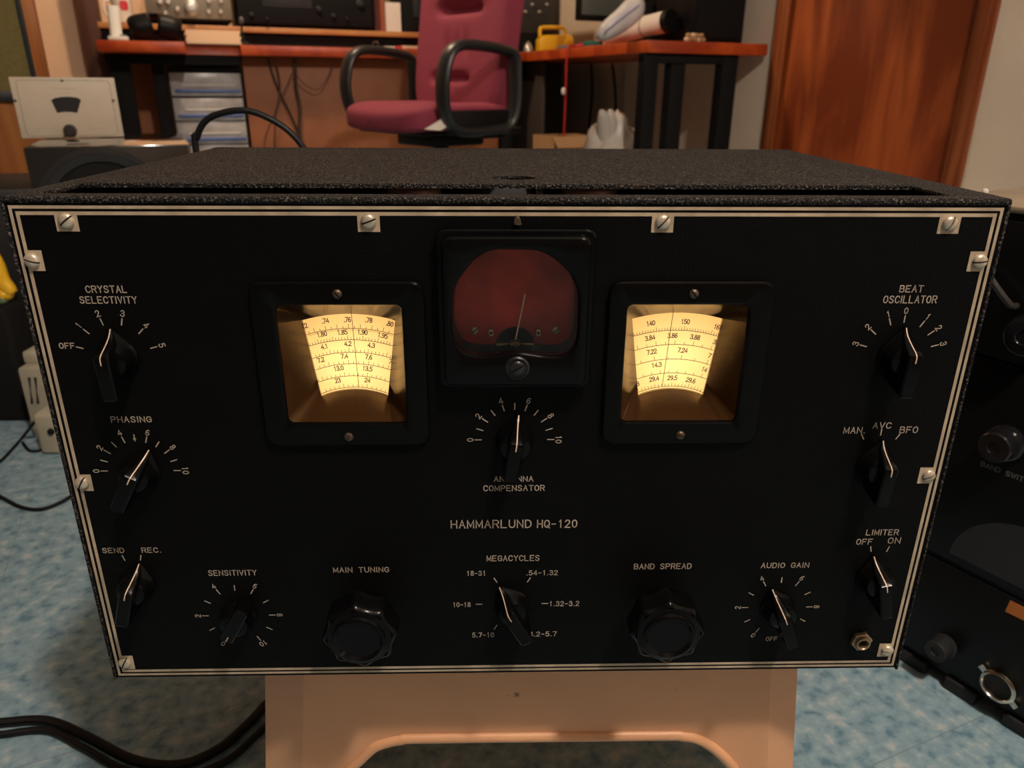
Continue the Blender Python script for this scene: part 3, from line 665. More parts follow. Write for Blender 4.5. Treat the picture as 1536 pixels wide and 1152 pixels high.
# signal meter
mp = [(400,258),(510,255),(620,258),(700,275),(780,325),(850,395),(888,470),(902,545),(899,700),(890,790),(860,850),(800,882),(700,884),(620,872),(530,862),(440,876),(330,884),(240,870),(190,830),(162,770),(152,700),(156,540),(175,470),(230,380),(310,295)]
MO = []
for x, y in catmull([(p[0], p[1], 0) for p in mp], 4, True).__iter__() if False else [(v.x, v.y) for v in catmull([(p[0], p[1], 0) for p in mp], 3, True)]:
    p = at(640 + x*280/1112, 310 + y*280/1112, -0.0085); MO.append((p.x*1000, (p.z-ZP)*1000))
mc = (1.0, 243.0)
MB0 = rrect(-39.6, 41.6, 198.0, 283.4, 4.5); A = angles(mc, None, 110, MB0[::3] + MO[::3])
def rgm(poly, y): return [Vector((p.x*.001, y, ZP + p.y*.001)) for p in (radial(poly, mc, a) for a in A)]
b = NB(); in1 = rrect(-36.6, 38.6, 201.0, 280.4, 4.0)
rings(b, [rgm(MB0, -0.0002), rgm(MB0, -0.0052), rgm(inset(MB0, 0.7), -0.0060), rgm(inset(in1, -0.3), -0.0060), rgm(in1, -0.0066), rgm(in1, -0.0092), rgm(inset(in1, 0.9), -0.0102), rgm(inset(in1, 2.0), -0.0105),
          rgm(inset(MO, -1.9), -0.0108), rgm(inset(MO, -0.9), -0.0104), rgm(MO, -0.0088), rgm(inset(MO, 0.6), 0.0085)], False, False)
me = obj('signal_meter', b, BAKE, rx, ang=28)
b = NB(); fc = inset(MO, -1.0); add_faces(b, [mm(p[0], p[1], 7.5) for p in fc] + [mm(mc[0], mc[1], 7.5)], [(i, (i+1) % len(fc), len(fc)) for i in range(len(fc))])
obj('meter_card', b, METF, me, smooth=False, label='rust red bare meter card')
b = NB(); gl = inset(MO, 0.15); n = len(gl)
rings(b, [[mm(p[0], p[1], -7.6) for p in gl], [mm(p[0], p[1], -6.4) for p in gl]]); obj('meter_glass', b, GLASS, me, smooth=False)
def mpt(x, y, Y): return at(640 + x*280/1112, 310 + y*280/1112, Y)
b = NB(); p = mpt(527, 830, 0.0066); tilt = [(0.0108*math.cos(R(a))+p.x, 0.0108*math.sin(R(a)) + p.z) for a in range(0, 181, 10)]
add_faces(b, [(q[0], 0.0071, q[1]) for q in tilt] + [(p.x + 0.0108, 0.0071, p.z - 0.007), (p.x - 0.0108, 0.0071, p.z - 0.007)], [tuple(range(len(tilt) + 2))]); obj('movement_opening', b, SLOT, me, smooth=False)
b = NB(); p = mpt(527, 822, 0.004); box(b, (p.x - 0.0102, 0.0036, p.z - 0.0009), (p.x + 0.0102, 0.0046, p.z + 0.0009), bev=0.0002); cyl(b, (p.x, 0.0056, p.z), (p.x, 0.0012, p.z), 0.0031, 0.0026); cyl(b, (p.x, 0.0012, p.z), (p.x, -0.0006, p.z), 0.0016, 0.0012)
obj('pivot_bridge', b, BRASS, me)
b = NB(); cyl(b, mpt(530, 790, 0.003), mpt(586, 520, 0.003), 0.00042, 0.00034, seg=8); obj('needle', b, mat('needle_white', (0.95, 0.80, 0.62), 0.5), me, label='thin pale meter needle')
for x, y in ((284, 740), (770, 738)):
    b = NB(); p = mpt(x, y, 0.006); screw_head(b, (p.x, 0.0074, p.z), 2.3, 1.8, 40, 0.6); obj('card_screw', b, [STEEL, SLOT], me)
for x, y in ((383, 750), (665, 750)):
    b = NB(); p = mpt(x, y, 0.004); cyl(b, (p.x, 0.0074, p.z), (p.x, 0.0030, p.z), 0.0011, seg=12); box(b, (p.x-0.0011, 0.0030, p.z-0.0018), (p.x+0.0011, 0.0044, p.z+0.0018), bev=0.0004); obj('stop_post', b, mat('post_ivory', (0.95, 0.80, 0.62), 0.5), me)
p = mpt(540, 962, -0.0115); b = NB(); lathe(b, (p.x, -0.0100, p.z), (0, -1, 0), [(0.0064, 0), (0.0064, 0.0016), (0.0056, 0.0022), (0.0054, 0.0012), (0.001, 0.0012)], 28); obj('zero_adjuster', b, BAKED, me)
b = NB(); screw_head(b, (p.x, -0.0112, p.z), 4.2, 2.2, 30, 0.8); obj('adjuster_screw', b, [BAKED, SLOT], me)
b = NB(); p = at(776, 331, -0.003); cyl(b, (p.x, -0.0002, p.z), (p.x, -0.005, p.z), 0.0016); lathe(b, (p.x, -0.003, p.z - 0.0018), (0, 0, 1), [(0.0022, 0), (0.0018, 0.002), (0.0008, 0.0042)], 14); obj('meter_peg', b, DSTEEL, rx)
# phone jack
b = NB(); o = mm(224.4, 20.6, -0.2)
hexo = [(0.0068*math.cos(R(60*i + 12)), 0.0068*math.sin(R(60*i + 12))) for i in range(6)]
A6 = angles((0, 0), None, 36, hexo)
def rgj(poly, y): return [Vector((o.x + p.x, o.y - y, o.z + p.y)) for p in (radial(poly, (0, 0), a) for a in A6)]
circ = lambda r: [(r*math.cos(2*math.pi*i/36), r*math.sin(2*math.pi*i/36)) for i in range(36)]
rings(b, [rgj(hexo, 0), rgj(hexo, 0.0024), rgj(inset(hexo, 0.0007), 0.0030), rgj(circ(0.0052), 0.0030), rgj(circ(0.0050), 0.0026), rgj(circ(0.0046), 0.0026), rgj(circ(0.0044), 0.0048), rgj(circ(0.0036), 0.0050), rgj(circ(0.0032), 0.0044), rgj(circ(0.0032), 0.0001)], False, False)
jk = obj('phone_jack', b, mat('jack_bronze', (0.36, 0.26, 0.17), 0.4, 0.7, var=0.2, vscale=300), rx, ang=25)
b = NB(); cyl(b, (o.x, -0.0003, o.z), (o.x, -0.0006, o.z), 0.0033); obj('jack_hole', b, SLOT, jk)
# ------------------------------------------------------------------ step stool under the receiver
st = thing('step_stool', 'almond plastic step stool with an arched front standing under the black receiver', 'stool', (0.018, 0.14, 0))
ZS = ZP - 0.0042
def sx(x, z): return x + (1 if x > 0.018 else -1) * (ZS - z) * 0.108        # legs splay outward
b = NB(); YF, YB = 0.037, 0.285
def mmx(x, zr): return x*0.001, ZP + zr*0.001
def apt(u, v): q = at(u, v, YF); return (q.x, q.z)
al = [apt(*q) for q in ((527, 1152), (540, 1140), (560, 1122), (580, 1114), (605, 1109), (640, 1107))]; ar = [apt(*q) for q in ((985, 1103), (1020, 1104), (1045, 1108), (1066, 1119), (1085, 1135), (1100, 1152))]
arch_l = [(al[0][0] - 0.023, 0.0), (al[0][0] - 0.0115, 0.045)] + al; arch_r = ar + [(ar[-1][0] + 0.011, 0.042), (ar[-1][0] + 0.022, 0.0)]
XA0, XA1, XA2, XA3 = at(397, 1012, YF).x, at(463, 1012, YF).x, at(1148, 1010, YF).x, at(1200, 1005, YF).x
def wall_poly(Y, th):
    t = NB(); zt = ZS - 0.006
    L, Rr = arch_l, list(reversed(arch_r)); polys = []
    for A_, xo in ((L, XA1), (Rr, XA2)):
        for i in range(len(A_) - 1):
            (x0, z0), (x1, z1) = A_[i], A_[i+1]; polys.append([(sx(xo, z0), z0), (x0, z0), (x1, z1), (sx(xo, z1), z1)])
    zl, zr = L[-1][1], Rr[-1][1]; polys.append([(sx(XA1, zl), zl), L[-1], Rr[-1], (sx(XA2, zr), zr), (sx(XA2, zt), zt), (sx(XA1, zt), zt)])
    for q in polys: prism(b, [(x, -z) for x, z in q], MF((0, Y, 0), (1, 0, 0), (0, 0, -1)), th)
wall_poly(YF, 0.004); box(b, (-0.150, YB, 0.150), (0.195, YB + 0.004, ZS - 0.006))
mid = catmull([(x, YF + 0.0008, z) for x, z in al + ar], 5)
e0, e1 = Vector((arch_l[0][0], YF + 0.0008, 0.0)), Vector((arch_r[-1][0], YF + 0.0008, 0.0))
tube(b, [e0, e0.lerp(mid[0], 0.5)] + mid + [mid[-1].lerp(e1, 0.5), e1], 0.0044, seg=10, smooth=False, ref=(0, 1, 0))
for s, xi, xo in ((-1, XA1, XA0), (1, XA2, XA3)):
    for ya, yb in ((YF, YF + 0.013), (YB + 0.004, YB - 0.009)):
        zt = ZS - 0.005; t = NB()
        w0 = [(sx(xi, 0), ya, 0), (sx(xo, 0), yb, 0), (sx(xo, zt), yb, zt), (sx(xi, zt), ya, zt)]
        w1 = [(p[0] - s*0.003, p[1] + (0.004 if ya < 0.1 else -0.004), p[2]) for p in w0]
        add_faces(t, w0 + w1, [(0, 1, 2, 3), (7, 6, 5, 4), (0, 4, 5, 1), (1, 5, 6, 2), (2, 6, 7, 3), (3, 7, 4, 0)]); merge(b, t)
    zt = ZS - 0.005; t = NB(); ya, yb = YF + 0.013, YB - 0.009
    o_ = [(sx(xo, 0.17), ya, 0.17), (sx(xo, zt), ya, zt), (sx(xo, zt), yb, zt), (sx(xo, 0.17), yb, 0.17)]
    i_ = [(p[0] - s*0.004, p[1], p[2]) for p in o_]; n = 4
    add_faces(t, o_ + i_, [tuple(range(n)), tuple(range(2*n-1, n-1, -1))] + [(i, (i+1) % n, n+(i+1) % n, n+i) for i in range(n)])
    bmesh.ops.triangulate(t, faces=[f for f in t.faces if len(f.verts) > 4]); merge(b, t)
obj('stool_body', b, STOOL, st, ang=40)
b = NB(); box(b, (XA0 - 0.0005, YF - 0.001, ZS - 0.009), (XA3 + 0.0005, YB + 0.005, ZS), bev=0.004, seg=3); obj('stool_top', b, STOOL, st)

# ------------------------------------------------------------------ black radios stacked on the right
RA = (0.438, 0.255, 0.0); RZ = math.atan2(-0.85388433, 0.52046283)
lr = thing('floor_radio', 'big black radio on the floor at right with a chrome ring socket and orange tape', 'radio', RA, RZ)
b = NB(); box(b, (-0.07, 0.0, 0.014), (0.34, 0.30, 0.3525), bev=0.004); obj('case', b, BLACK, lr, world=False)
b = NB(); box(b, (-0.064, -0.003, 0.022), (0.334, 0.0005, 0.136), bev=0.0012); obj('lower_panel', b, BLACK, lr, world=False)
b = NB(); box(b, (-0.064, -0.002, 0.142), (0.334, 0.0005, 0.346), bev=0.0012); obj('upper_panel', b, BLACK, lr, world=False)
for x0 in (-0.012, 0.040, 0.098, 0.16, 0.24):
    b = NB(); box(b, (x0, -0.004, 0.0), (x0 + 0.032, 0.028, 0.0142), bev=0.002); obj('foot', b, DGREY, lr, world=False)
FL = lambda x, z, y=0: (x, y, z)
def fknob(par, x, z, r, d, m=BLACK, prof=None, y0=-0.003):
    b = NB(); p = prof or [(r*1.12, 0), (r*1.12, d*0.14), (r*0.98, d*0.2), (r, d*0.25), (r*0.96, d*0.94), (r*0.88, d), (r*0.4, d), (r*0.36, d*0.93)]
    lathe(b, (x, y0, z), (0, -1, 0), p, 36, True, True, lambda t, h: 1 + (0.02*math.cos(24*t) if h > d*0.22 else 0)); return obj('control_knob', b, m, par, world=False)
fknob(lr, 0.0372, 0.2815, 0.0150, 0.022, GLOSS); fknob(lr, 0.032, 0.048, 0.0115, 0.018, DGREY)
b = NB(); LM = MF((0.0215, -0.0024, 0.0), (1, 0, 0), (0, 0, 1)); strokes(b, 'BAND SWITCH', 0.0, 0.046, 0.2508, 0.0046, 0.0006, LM, 1.6); obj('lettering', b, mat('dim_white_letters', (0.20, 0.19, 0.18), 0.6), lr, world=False, smooth=False)
# half-moon dial plate with fine ridges
b = NB(); cx, cz = 0.080, 0.150; prev = None
for k in range(17):
    r = 0.066*k/16; y = -0.0021 - 0.0012*(1 - k/16) - (0.0006 if k % 2 else 0); ring = [b.verts.new((cx + r*math.cos(R(a)), y, cz + r*0.90*math.sin(R(a)))) for a in range(0, 181, 6)]
    if prev:
        for i in range(len(ring)-1): b.faces.new((prev[i], prev[i+1], ring[i+1], ring[i]))
    prev = ring
bmesh.ops.remove_doubles(b, verts=list(b.verts), dist=1e-6)
obj('half_round_dial', b, mat('ridged_dark_dial', (0.016, 0.016, 0.017), 0.6), lr, world=False, label='ridged dark grey half-round dial')
b = NB(); lathe(b, (0.0885, -0.003, 0.0415), (0, -1, 0), [(0.0165, 0), (0.0165, 0.006), (0.0152, 0.0075), (0.0135, 0.0080), (0.0125, 0.0066), (0.0120, 0.002), (0.001, 0.002)], 36)
for a in (150, -30): 
    d = Vector((math.cos(R(a)), 0, math.sin(R(a)))); M = Matrix.Translation((0.0885, -0.003, 0.0415)) @ Matrix.Rotation(-R(a), 4, 'Y'); box(b, (0.0155, -0.0055, -0.003), (0.0225, 0.0, 0.003), M, 0.0006)
sk = obj('socket_ring', b, CHROME, lr, world=False, label='chrome ring socket with two lugs')
b = NB(); cyl(b, (0.0885, -0.0045, 0.0415), (0.0885, -0.0055, 0.0415), 0.0122); obj('socket_cap', b, DGREY, sk, world=False)
b = NB(); t = [(0.0748, 0.1195), (0.0762, 0.1330), (0.118, 0.1325), (0.116, 0.1190), (0.090, 0.1200)]; prism(b, t, MF((0, -0.0032, 0), (1, 0, 0), (0, 0, 1)), 0.0005); obj('tape_strip', b, TAPE, lr, world=False, label='torn orange tape strip')
ur = thing('table_radio', 'black radio with a tan top lying on the big floor set at the right edge', 'radio', (RA[0], RA[1], 0.353), RZ)
b = NB(); box(b, (-0.070, 0.0, 0.0), (0.34, 0.27, 0.128), bev=0.003); obj('case', b, BLACK, ur, world=False)
b = NB(); box(b, (-0.071, -0.003, 0.1285), (0.342, 0.272, 0.1345), bev=0.002); obj('top_cover', b, TOPB, ur, world=False, label='tan enamel top cover')
b = NB(); box(b, (-0.064, -0.003, 0.005), (0.334, 0.0005, 0.122), bev=0.0012); obj('front_panel', b, BLACK, ur, world=False)
b = NB(); tube(b, [(-0.014, -0.003, 0.082), (-0.011, -0.012, 0.079), (0.014, -0.012, 0.055), (0.017, -0.003, 0.052)], 0.0028, seg=10, n=6); obj('handle_bar', b, mat('handle_grey_black', (0.03, 0.028, 0.026), 0.3), ur, world=False)
fknob(ur, 0.034, 0.030, 0.017, 0.014, GLOSS)
c = Vector(RA) + Matrix.Rotation(RZ, 3, 'Z') @ Vector((-0.064, 0.066, 0.4878)); b = NB(); lathe(b, c, (0, 0, 1), [(0.0030, 0), (0.0032, 0.001), (0.0026, 0.0028), (0.001, 0.0036)], 16)
single('white_button', b, WHITE, 'tiny white cap on the far edge of the tan radio top', 'cap', c)

# ------------------------------------------------------------------ left: black speaker, grey set, stands, power supplies
ZSP = 0.478
F0 = M22i @ atz(33, 221, ZSP); YS0 = F0.y; XL = F0.x; XR = aty(284, 213.5, YS0).x
sp = thing('speaker_cabinet', 'large black square speaker cabinet with a round ring grille behind the receiver at left', 'speaker', room((XL+XR)/2, YS0 + 0.16, 0), YAW)
b = NB(); rbox(b, (XL, YS0, 0.0), (XR, YS0 + 0.36, ZSP), 0.005); obj('case', b, mat('glossy_dark_top', (0.016, 0.017, 0.018), 0.12, coat=1.0), sp)
pc = aty(163, 318, YS0 - 0.004); b = NB()
lathe(b, (pc.x, YS0 + 0.0006, pc.z), (0, -1, 0), [(0.112, 0), (0.112, 0.002), (0.102, 0.003), (0.101, 0.005), (0.088, 0.004), (0.087, 0.0005)], 72, False, False); b.transform(M22); obj('speaker_ring', b, mat('dark_grey_ring', (0.02, 0.02, 0.021), 0.3), sp, label='dark grey speaker ring')
b = NB(); lathe(b, (pc.x, YS0 - 0.0004, pc.z), (0, -1, 0), [(0.0875, 0), (0.06, 0.001), (0.01, 0.003)], 48); b.transform(M22); obj('speaker_cone', b, BLACKM, sp)
YG = (M22i @ atz(33, 208, ZSP)).y; gx0, gx1 = aty(33, 208, YG).x, aty(186, 204, YG).x; gz1 = aty(90, 116, YG).z
gr = thing('panel_radio', 'cream grey radio with a black fan shaped dial on the speaker cabinet', 'radio', room((gx0+gx1)/2, YG + 0.06, ZSP + 0.001), YAW)
b = NB(); rbox(b, (gx0 + 0.03, YG + 0.0021, ZSP + 0.0015), (gx1 - 0.03, YG + 0.12, gz1 - 0.03), 0.002); obj('case', b, mat('grey_case', (0.09, 0.09, 0.085), 0.5), gr)
b = NB(); rbox(b, (gx0, YG, ZSP + 0.0008), (gx1, YG + 0.002, gz1), 0.0005); obj('front_panel', b, CREAM, gr, label='cream front panel')
GM = M22 @ MF((0, YG - 0.0002, 0), (1, 0, 0), (0, 0, 1)); gw = gx1 - gx0
b = NB(); P = rrect(gx0 + gw*0.055, gx1 - gw*0.055, ZSP + 0.004, gz1 - 0.0055, 0.008)
line2d(b, [Vector(p) for p in P] + [Vector(P[0])], 0.0009, GM); obj('border_line', b, mat('panel_grey_ink', (0.20, 0.18, 0.15), 0.6), gr, smooth=False)
def ga(u, v): p = aty(u, v, YG - 0.0006); return (p.x, p.z)
b = NB(); fan = [ga(77, 150), ga(83, 147), ga(92, 145.5), ga(100, 145), ga(109, 145.5), ga(117, 147), ga(121.5, 150), ga(116, 169), ga(108, 167.5), ga(98, 167), ga(90, 168), ga(86, 169)]
prism(b, fan, M22 @ MF((0, YG - 0.0001, 0), (1, 0, 0), (0, 0, 1)), 0.0014); obj('dial_window', b, mat('charcoal_dial', (0.02, 0.02, 0.02), 0.35), gr, label='black fan shaped dial window')
pk = aty(107, 208, YG - 0.01); b = NB(); lathe(b, (pk.x, YG, ZSP + 0.0135), (0, -1, 0), [(0.0122, 0), (0.0122, 0.003), (0.011, 0.005), (0.0108, 0.015), (0.009, 0.0165)], 36); b.transform(M22); obj('tuning_knob', b, mat('dark_knob', (0.035, 0.03, 0.026), 0.35), gr)
for u, v in ((93, 121), (23, 151), (170, 151)):
    p = aty(u, v, YG); b = NB(); lathe(b, (p.x, YG, p.z), (0, -1, 0), [(0.0026, 0), (0.0024, 0.001), (0.001, 0.0018)], 16); b.transform(M22); obj('panel_screw', b, DSTEEL, gr)
FPI = mat('faint_panel_ink', (0.36, 0.31, 0.25), 0.6)
for u0, u1, v in ((79, 113, 133), (90, 104, 139.5), (55, 79, 193), (133, 158, 192.5)):
    u = u0; L = []; b = NB()
    while u < u1:
        q_ = ga(u, v + (0.7 if len(L) % 2 else -0.7)*(1.3 if v < 135 else 0.8)); L.append(Vector(q_)); u += 1.3
    line2d(b, L, 0.0005, GM); obj('faint_print', b, FPI, gr, smooth=False)
b = NB(); ye = YS0 + 0.19; rbox(b, (XL - 0.50, ye, 0.0), (XL - 0.012, ye + 0.32, aty(25, 283, ye).z), 0.006); single('equipment_case', b, mat('dark_grey_case', (0.014, 0.0145, 0.015), 0.5, spec=0.3), 'dark grey equipment case at the left edge beside the black speaker cabinet', 'case', room(XL - 0.25, ye + 0.1, 0))
YC = 2.05; cxr = aty(31, 0, YC).x
cn = thing('console_cabinet', 'orange wood console with a dark framed olive cloth front at the upper left', 'cabinet', room(cxr - 0.35, YC + 0.12, 0), YAW)
zo = aty(12, 152, YC).z; fw = aty(30, 0, YC).x - aty(22, 0, YC).x
b = NB(); rbox(b, (cxr - 0.7, YC, 0.0), (cxr - 0.003, YC + 0.26, 1.05), 0.004); obj('body', b, ORWOOD, cn)
b = NB(); rbox(b, (cxr - 0.7, YC - 0.014, zo), (cxr, YC, zo + 0.024), 0.002); rbox(b, (cxr - fw, YC - 0.014, zo), (cxr, YC, 1.045), 0.002); obj('frame', b, NAVY, cn, label='dark navy frame')
b = NB(); rbox(b, (cxr - 0.695, YC - 0.008, zo + 0.02), (cxr - fw + 0.002, YC - 0.001, 1.04)); obj('cloth_front', b, OLIVE, cn, label='olive cloth front')
# small things on the floor at the left
YV = 0.83
xa, xb = at(36, 600, YV).x, at(100, 580, YV).x
ps = thing('power_supply', 'beige power supply box with vertical vent slots on the floor at the left edge', 'power supply', ((xa+xb)/2, YV + 0.05, 0))
zt = at(60, 552, YV).z
b = NB(); box(b, (xa, YV, 0.0), (xb + 0.03, YV + 0.075, zt), bev=0.006); obj('case', b, BEIGE, ps)
b = NB(); box(b, (xa + 0.002, YV + 0.02, zt), (xa + 0.028, YV + 0.07, zt + 0.022), bev=0.004); obj('terminal_block', b, BEIGE, ps)
for u in (44, 53):
    p0, p1 = at(u, 566, YV), at(u + 7, 605, YV); b = NB(); tube(b, [(p0.x, YV - 0.0004, p0.z), (p1.x - 0.003, YV - 0.0004, p1.z)], 0.0022, smooth=False, seg=8); obj('vent_slot', b, SLOT, ps)
YT = 0.765; pa, pb = at(52, 645, YT), at(92, 640, YT)
tr = thing('plug_transformer', 'small rounded beige transformer block in front of the vented power supply', 'transformer', ((pa.x+pb.x)/2, YT + 0.02, 0))
b = NB(); box(b, (pa.x, YT, 0.0), (pb.x + 0.015, YT + 0.048, at(70, 622, YT).z), bev=0.007, seg=3); obj('body', b, BEIGE, tr)
p = at(77, 647, YT); b = NB(); cyl(b, (p.x, YT + 0.001, p.z), (p.x, YT - 0.004, p.z), 0.006, 0.005); obj('cord_hole', b, RUBBER, tr)
YK = 0.90; xk = at(9, 480, YK).x; zk = at(5, 462, YK).z
b = NB(); box(b, (xk - 0.28, YK, 0.0), (xk, YK + 0.10, zk), bev=0.01, seg=3); single('tool_case', b, BLACKM, 'matt black upright tool case at the far left edge behind the power supply', 'case', (xk - 0.14, YK + 0.05, 0))
yl = thing('spring_clamp', 'yellow and green handled tool lying on the black case at the far left edge', 'tool', (xk - 0.02, YK + 0.05, zk))
b = NB(); q = lambda u, v: at(u, v, YK + 0.04)
tube(b, [q(-14, 372), q(-4, 395), q(3, 420), q(13, 434), q(17, 440)], 0.012, seg=14, n=6, rfun=lambda t: 0.007 + 0.006*math.sin(min(1, t*1.05)*math.pi*0.8)); 
ellipsoid(b, q(6, 441), (0.016, 0.016, 0.012)); obj('yellow_grip', b, YEL, yl)
p = q(5, 455); b = NB(); box(b, (p.x - 0.03, YK + 0.022, zk + 0.0004), (p.x + 0.012, YK + 0.056, zk + 0.012), bev=0.004); obj('green_jaw', b, mat('dull_green_plastic', (0.16, 0.22, 0.12), 0.5), yl, label='dull green base')
def cable(name, pts, r, label, m=RUBBER, group=None, cat='cable'):
    b = NB(); tube(b, pts, r, seg=10, n=10); o = single(name, b, m, label, cat, pts[0], group); return o
fz = lambda u, v, r: atz(u, v, r + 0.0004)
cable('floor_cable', [fz(-60, 1090, .0045), fz(0, 1084, .0045), fz(70, 1081, .0045), fz(130, 1105, .0045), fz(200, 1140, .0045), fz(270, 1147, .0045), fz(330, 1122, .0045), fz(375, 1083, .0045), fz(430, 1030, .0045), fz(520, 1000, .0045)], .0045, 'thick black power cord snaking over the floor left of the stool, the upper strand')
cable('floor_cable', [fz(-60, 1112, .0035), fz(0, 1102, .0035), fz(70, 1096, .0035), fz(125, 1122, .0035), fz(190, 1156, .0035), fz(270, 1166, .0035), fz(340, 1141, .0035), fz(390, 1098, .0035), fz(445, 1050, .0035), fz(540, 1012, .0035)], .0035, 'thinner black cord beside the thick one, the lower strand left of the stool')
cable('signal_cable', [fz(-60, 715, .0028), fz(0, 745, .0028), fz(30, 760, .0028), fz(60, 764, .0028), fz(90, 754, .0028), fz(125, 735, .0028), fz(190, 715, .0028)], .0028, 'thin black cable curving over the floor at mid left, in front of the transformer')
cable('black_cable', [fz(-30, 712, .0025), fz(0, 692, .0025), fz(20, 672, .0025), fz(34, 656, .0025)] + [at(48, 638, 0.81), at(62, 622, 0.805), at(76, 614, 0.822)], .0025, 'black cord running from the vented power supply down to the left edge')
cable('mains_lead', [fz(34, 664, .0025), fz(45, 676, .0025), fz(62, 675, .0025), fz(86, 668, .0025), fz(120, 655, .0025)], .0025, 'black lead lying in front of the beige transformer block')
g = [at(u, v, 0.50) for u, v in ((296, 240), (296, 205), (310, 180), (340, 168), (375, 167), (412, 182), (440, 203), (462, 232))]
g = [Vector((g[0].x + 0.01, 0.47, 0.006)), Vector((g[0].x + 0.005, 0.49, 0.25))] + g + [Vector((g[-1].x + 0.012, 0.50, g[-1].z - 0.03)), Vector((g[-1].x + 0.025, 0.50, g[-1].z - 0.09)), Vector((g[-1].x + 0.03, 0.49, 0.22)), Vector((g[-1].x + 0.04, 0.47, 0.006))]
cable('looped_cable', g, .0036, 'black cable arching up behind the left rear of the receiver')
# ------------------------------------------------------------------ the bench along the back wall
DT, DU = 0.722, 0.684
def R3(name, label, cat, x, y, z, group=None, extra=0.0): return thing(name, label, cat, room(x, y, z), YAW + extra, group)
def rprism(b, poly, z0, z1, bev=0.0): prism(b, poly, M22 @ Matrix.Translation((0, 0, z0)), z1 - z0, bev)
dk = R3('workbench', 'long red wooden bench along the back wall with radios and papers on it', 'desk', 0.5, 3.3, 0)
b = NB(); rprism(b, [(-0.345, 2.90), (-0.055, 2.86), (-0.055, 3.045), (0.148, 3.045), (0.148, 3.0), (1.365, 3.0), (1.365, 3.66), (-0.345, 3.66)], DU, DT, 0.004); obj('bench_top', b, DESKW, dk)
for x0, x1 in ((-0.325, -0.250), (-0.180, -0.135)):
    b = NB(); rbox(b, (x0, 3.05, 0), (x1, 3.09, DU - 0.0005), 0.003); obj('leg', b, BLACKM, dk)
b = NB(); rbox(b, (1.28, 3.06, 0), (1.33, 3.11, DU - 0.0005), 0.003); obj('leg', b, BLACKM, dk)
b = NB(); rbox(b, (-0.335, 3.045, DU - 0.035), (0.145, 3.095, DU - 0.001), 0.003); obj('frame_rail', b, BLACKM, dk)
b = NB(); rbox(b, (-0.33, 3.40, 0.0), (0.158, 3.415, DU - 0.001), 0.002); rbox(b, (0.157, 3.10, 0.0), (1.27, 3.115, DU - 0.001), 0.002); obj('back_panel', b, BROWNP, dk, label='orange brown back panel')
wg = R3('corner_bench', 'dark red bench wing on black steel legs in front of the door wall', 'desk', 1.59, 2.6, 0)
b = NB(); rprism(b, [(1.368, 2.995), (1.325, 1.95), (1.822, 1.95), (1.822, 3.66), (1.368, 3.66)], DU, DT, 0.004); obj('bench_top', b, DESKW, wg)
for x0, x1, y0 in ((1.318, 1.383, 1.965), (1.43, 1.50, 1.975), (1.635, 1.712, 1.965), (1.42, 1.47, 3.0)):
    b = NB(); rbox(b, (x0 + 0.012, y0, 0), (x1, y0 + 0.045, DU - 0.0005), 0.003); obj('leg', b, BLACKM, wg)
b = NB(); rbox(b, (1.33, 1.968, DU - 0.03), (1.715, 2.01, DU - 0.001), 0.003); obj('frame_rail', b, BLACKM, wg)
b = NB(); rbox(b, (1.425, 2.95, 0), (1.44, 3.6, DU - 0.001), 0.002); rbox(b, (1.425, 3.3, 0), (1.70, 3.315, DU - 0.001), 0.002); obj('side_panel', b, mat('dark_umber_board', (0.05, 0.035, 0.028), 0.6), wg)
# shelf board on the bench and its risers
sh = R3('shelf_board', 'pine shelf board raised above the back of the red bench under the radios', 'shelf', 0.3, 3.42, DT)
b = NB(); rbox(b, (-0.345, 3.20, 0.778), (1.10, 3.60, 0.799), 0.002); obj('board', b, SHELFW, sh)
for x in (-0.30, 0.16, 0.62, 1.06):
    b = NB(); rbox(b, (x, 3.24, DT + 0.0005), (x + 0.02, 3.58, 0.7770), 0.001); obj('riser', b, DKWOOD, sh)
b = NB(); rbox(b, (-0.34, 3.225, DT + 0.0005), (1.09, 3.235, 0.7775)); obj('gap_shade_strip', b, BLACKM, sh, label='black strip standing in for the shade under the board')  # strip added to darken the shaded gap below the board
ZH = 0.7995
def knob_r(par, x, y, z, r, d, m, name='control_knob'):
    b = NB(); lathe(b, (x, y, z), (0, -1, 0), [(r, 0), (r, d*0.3), (r*0.8, d*0.4), (r*0.78, d*0.9), (r*0.6, d), (r*0.2, d)], 20); b.transform(M22); return obj(name, b, m, par)
# silver transceiver
YT1 = 3.19; x0, x1 = aty(218, 10, YT1).x, aty(347, 10, YT1).x; zb0 = aty(345, 30, YT1).z
tx = R3('transceiver', 'silver faced transceiver with pale knobs on the left of the pine shelf', 'radio', (x0+x1)/2, YT1 + 0.15, ZH)
b = NB(); rbox(b, (x0 + 0.003, YT1 + 0.004, ZH + 0.012), (x1 - 0.003, YT1 + 0.30, zb0 + 0.17), 0.004); obj('case', b, BLACK, tx)
b = NB(); rbox(b, (x0, YT1, zb0), (x1, YT1 + 0.006, zb0 + 0.172), 0.003); obj('front_panel', b, SILVF, tx, label='silver grey front panel')
for x in (x0 + 0.03, x1 - 0.03):
    b = NB(); rbox(b, (x - 0.012, YT1 + 0.03, ZH + 0.0005), (x + 0.012, YT1 + 0.06, ZH + 0.0125), 0.002); obj('foot', b, RUBBER, tx)
p = aty(287, 12, YT1); knob_r(tx, p.x, YT1 - 0.0003, p.z, 0.030, 0.022, SILV, 'tuning_knob')
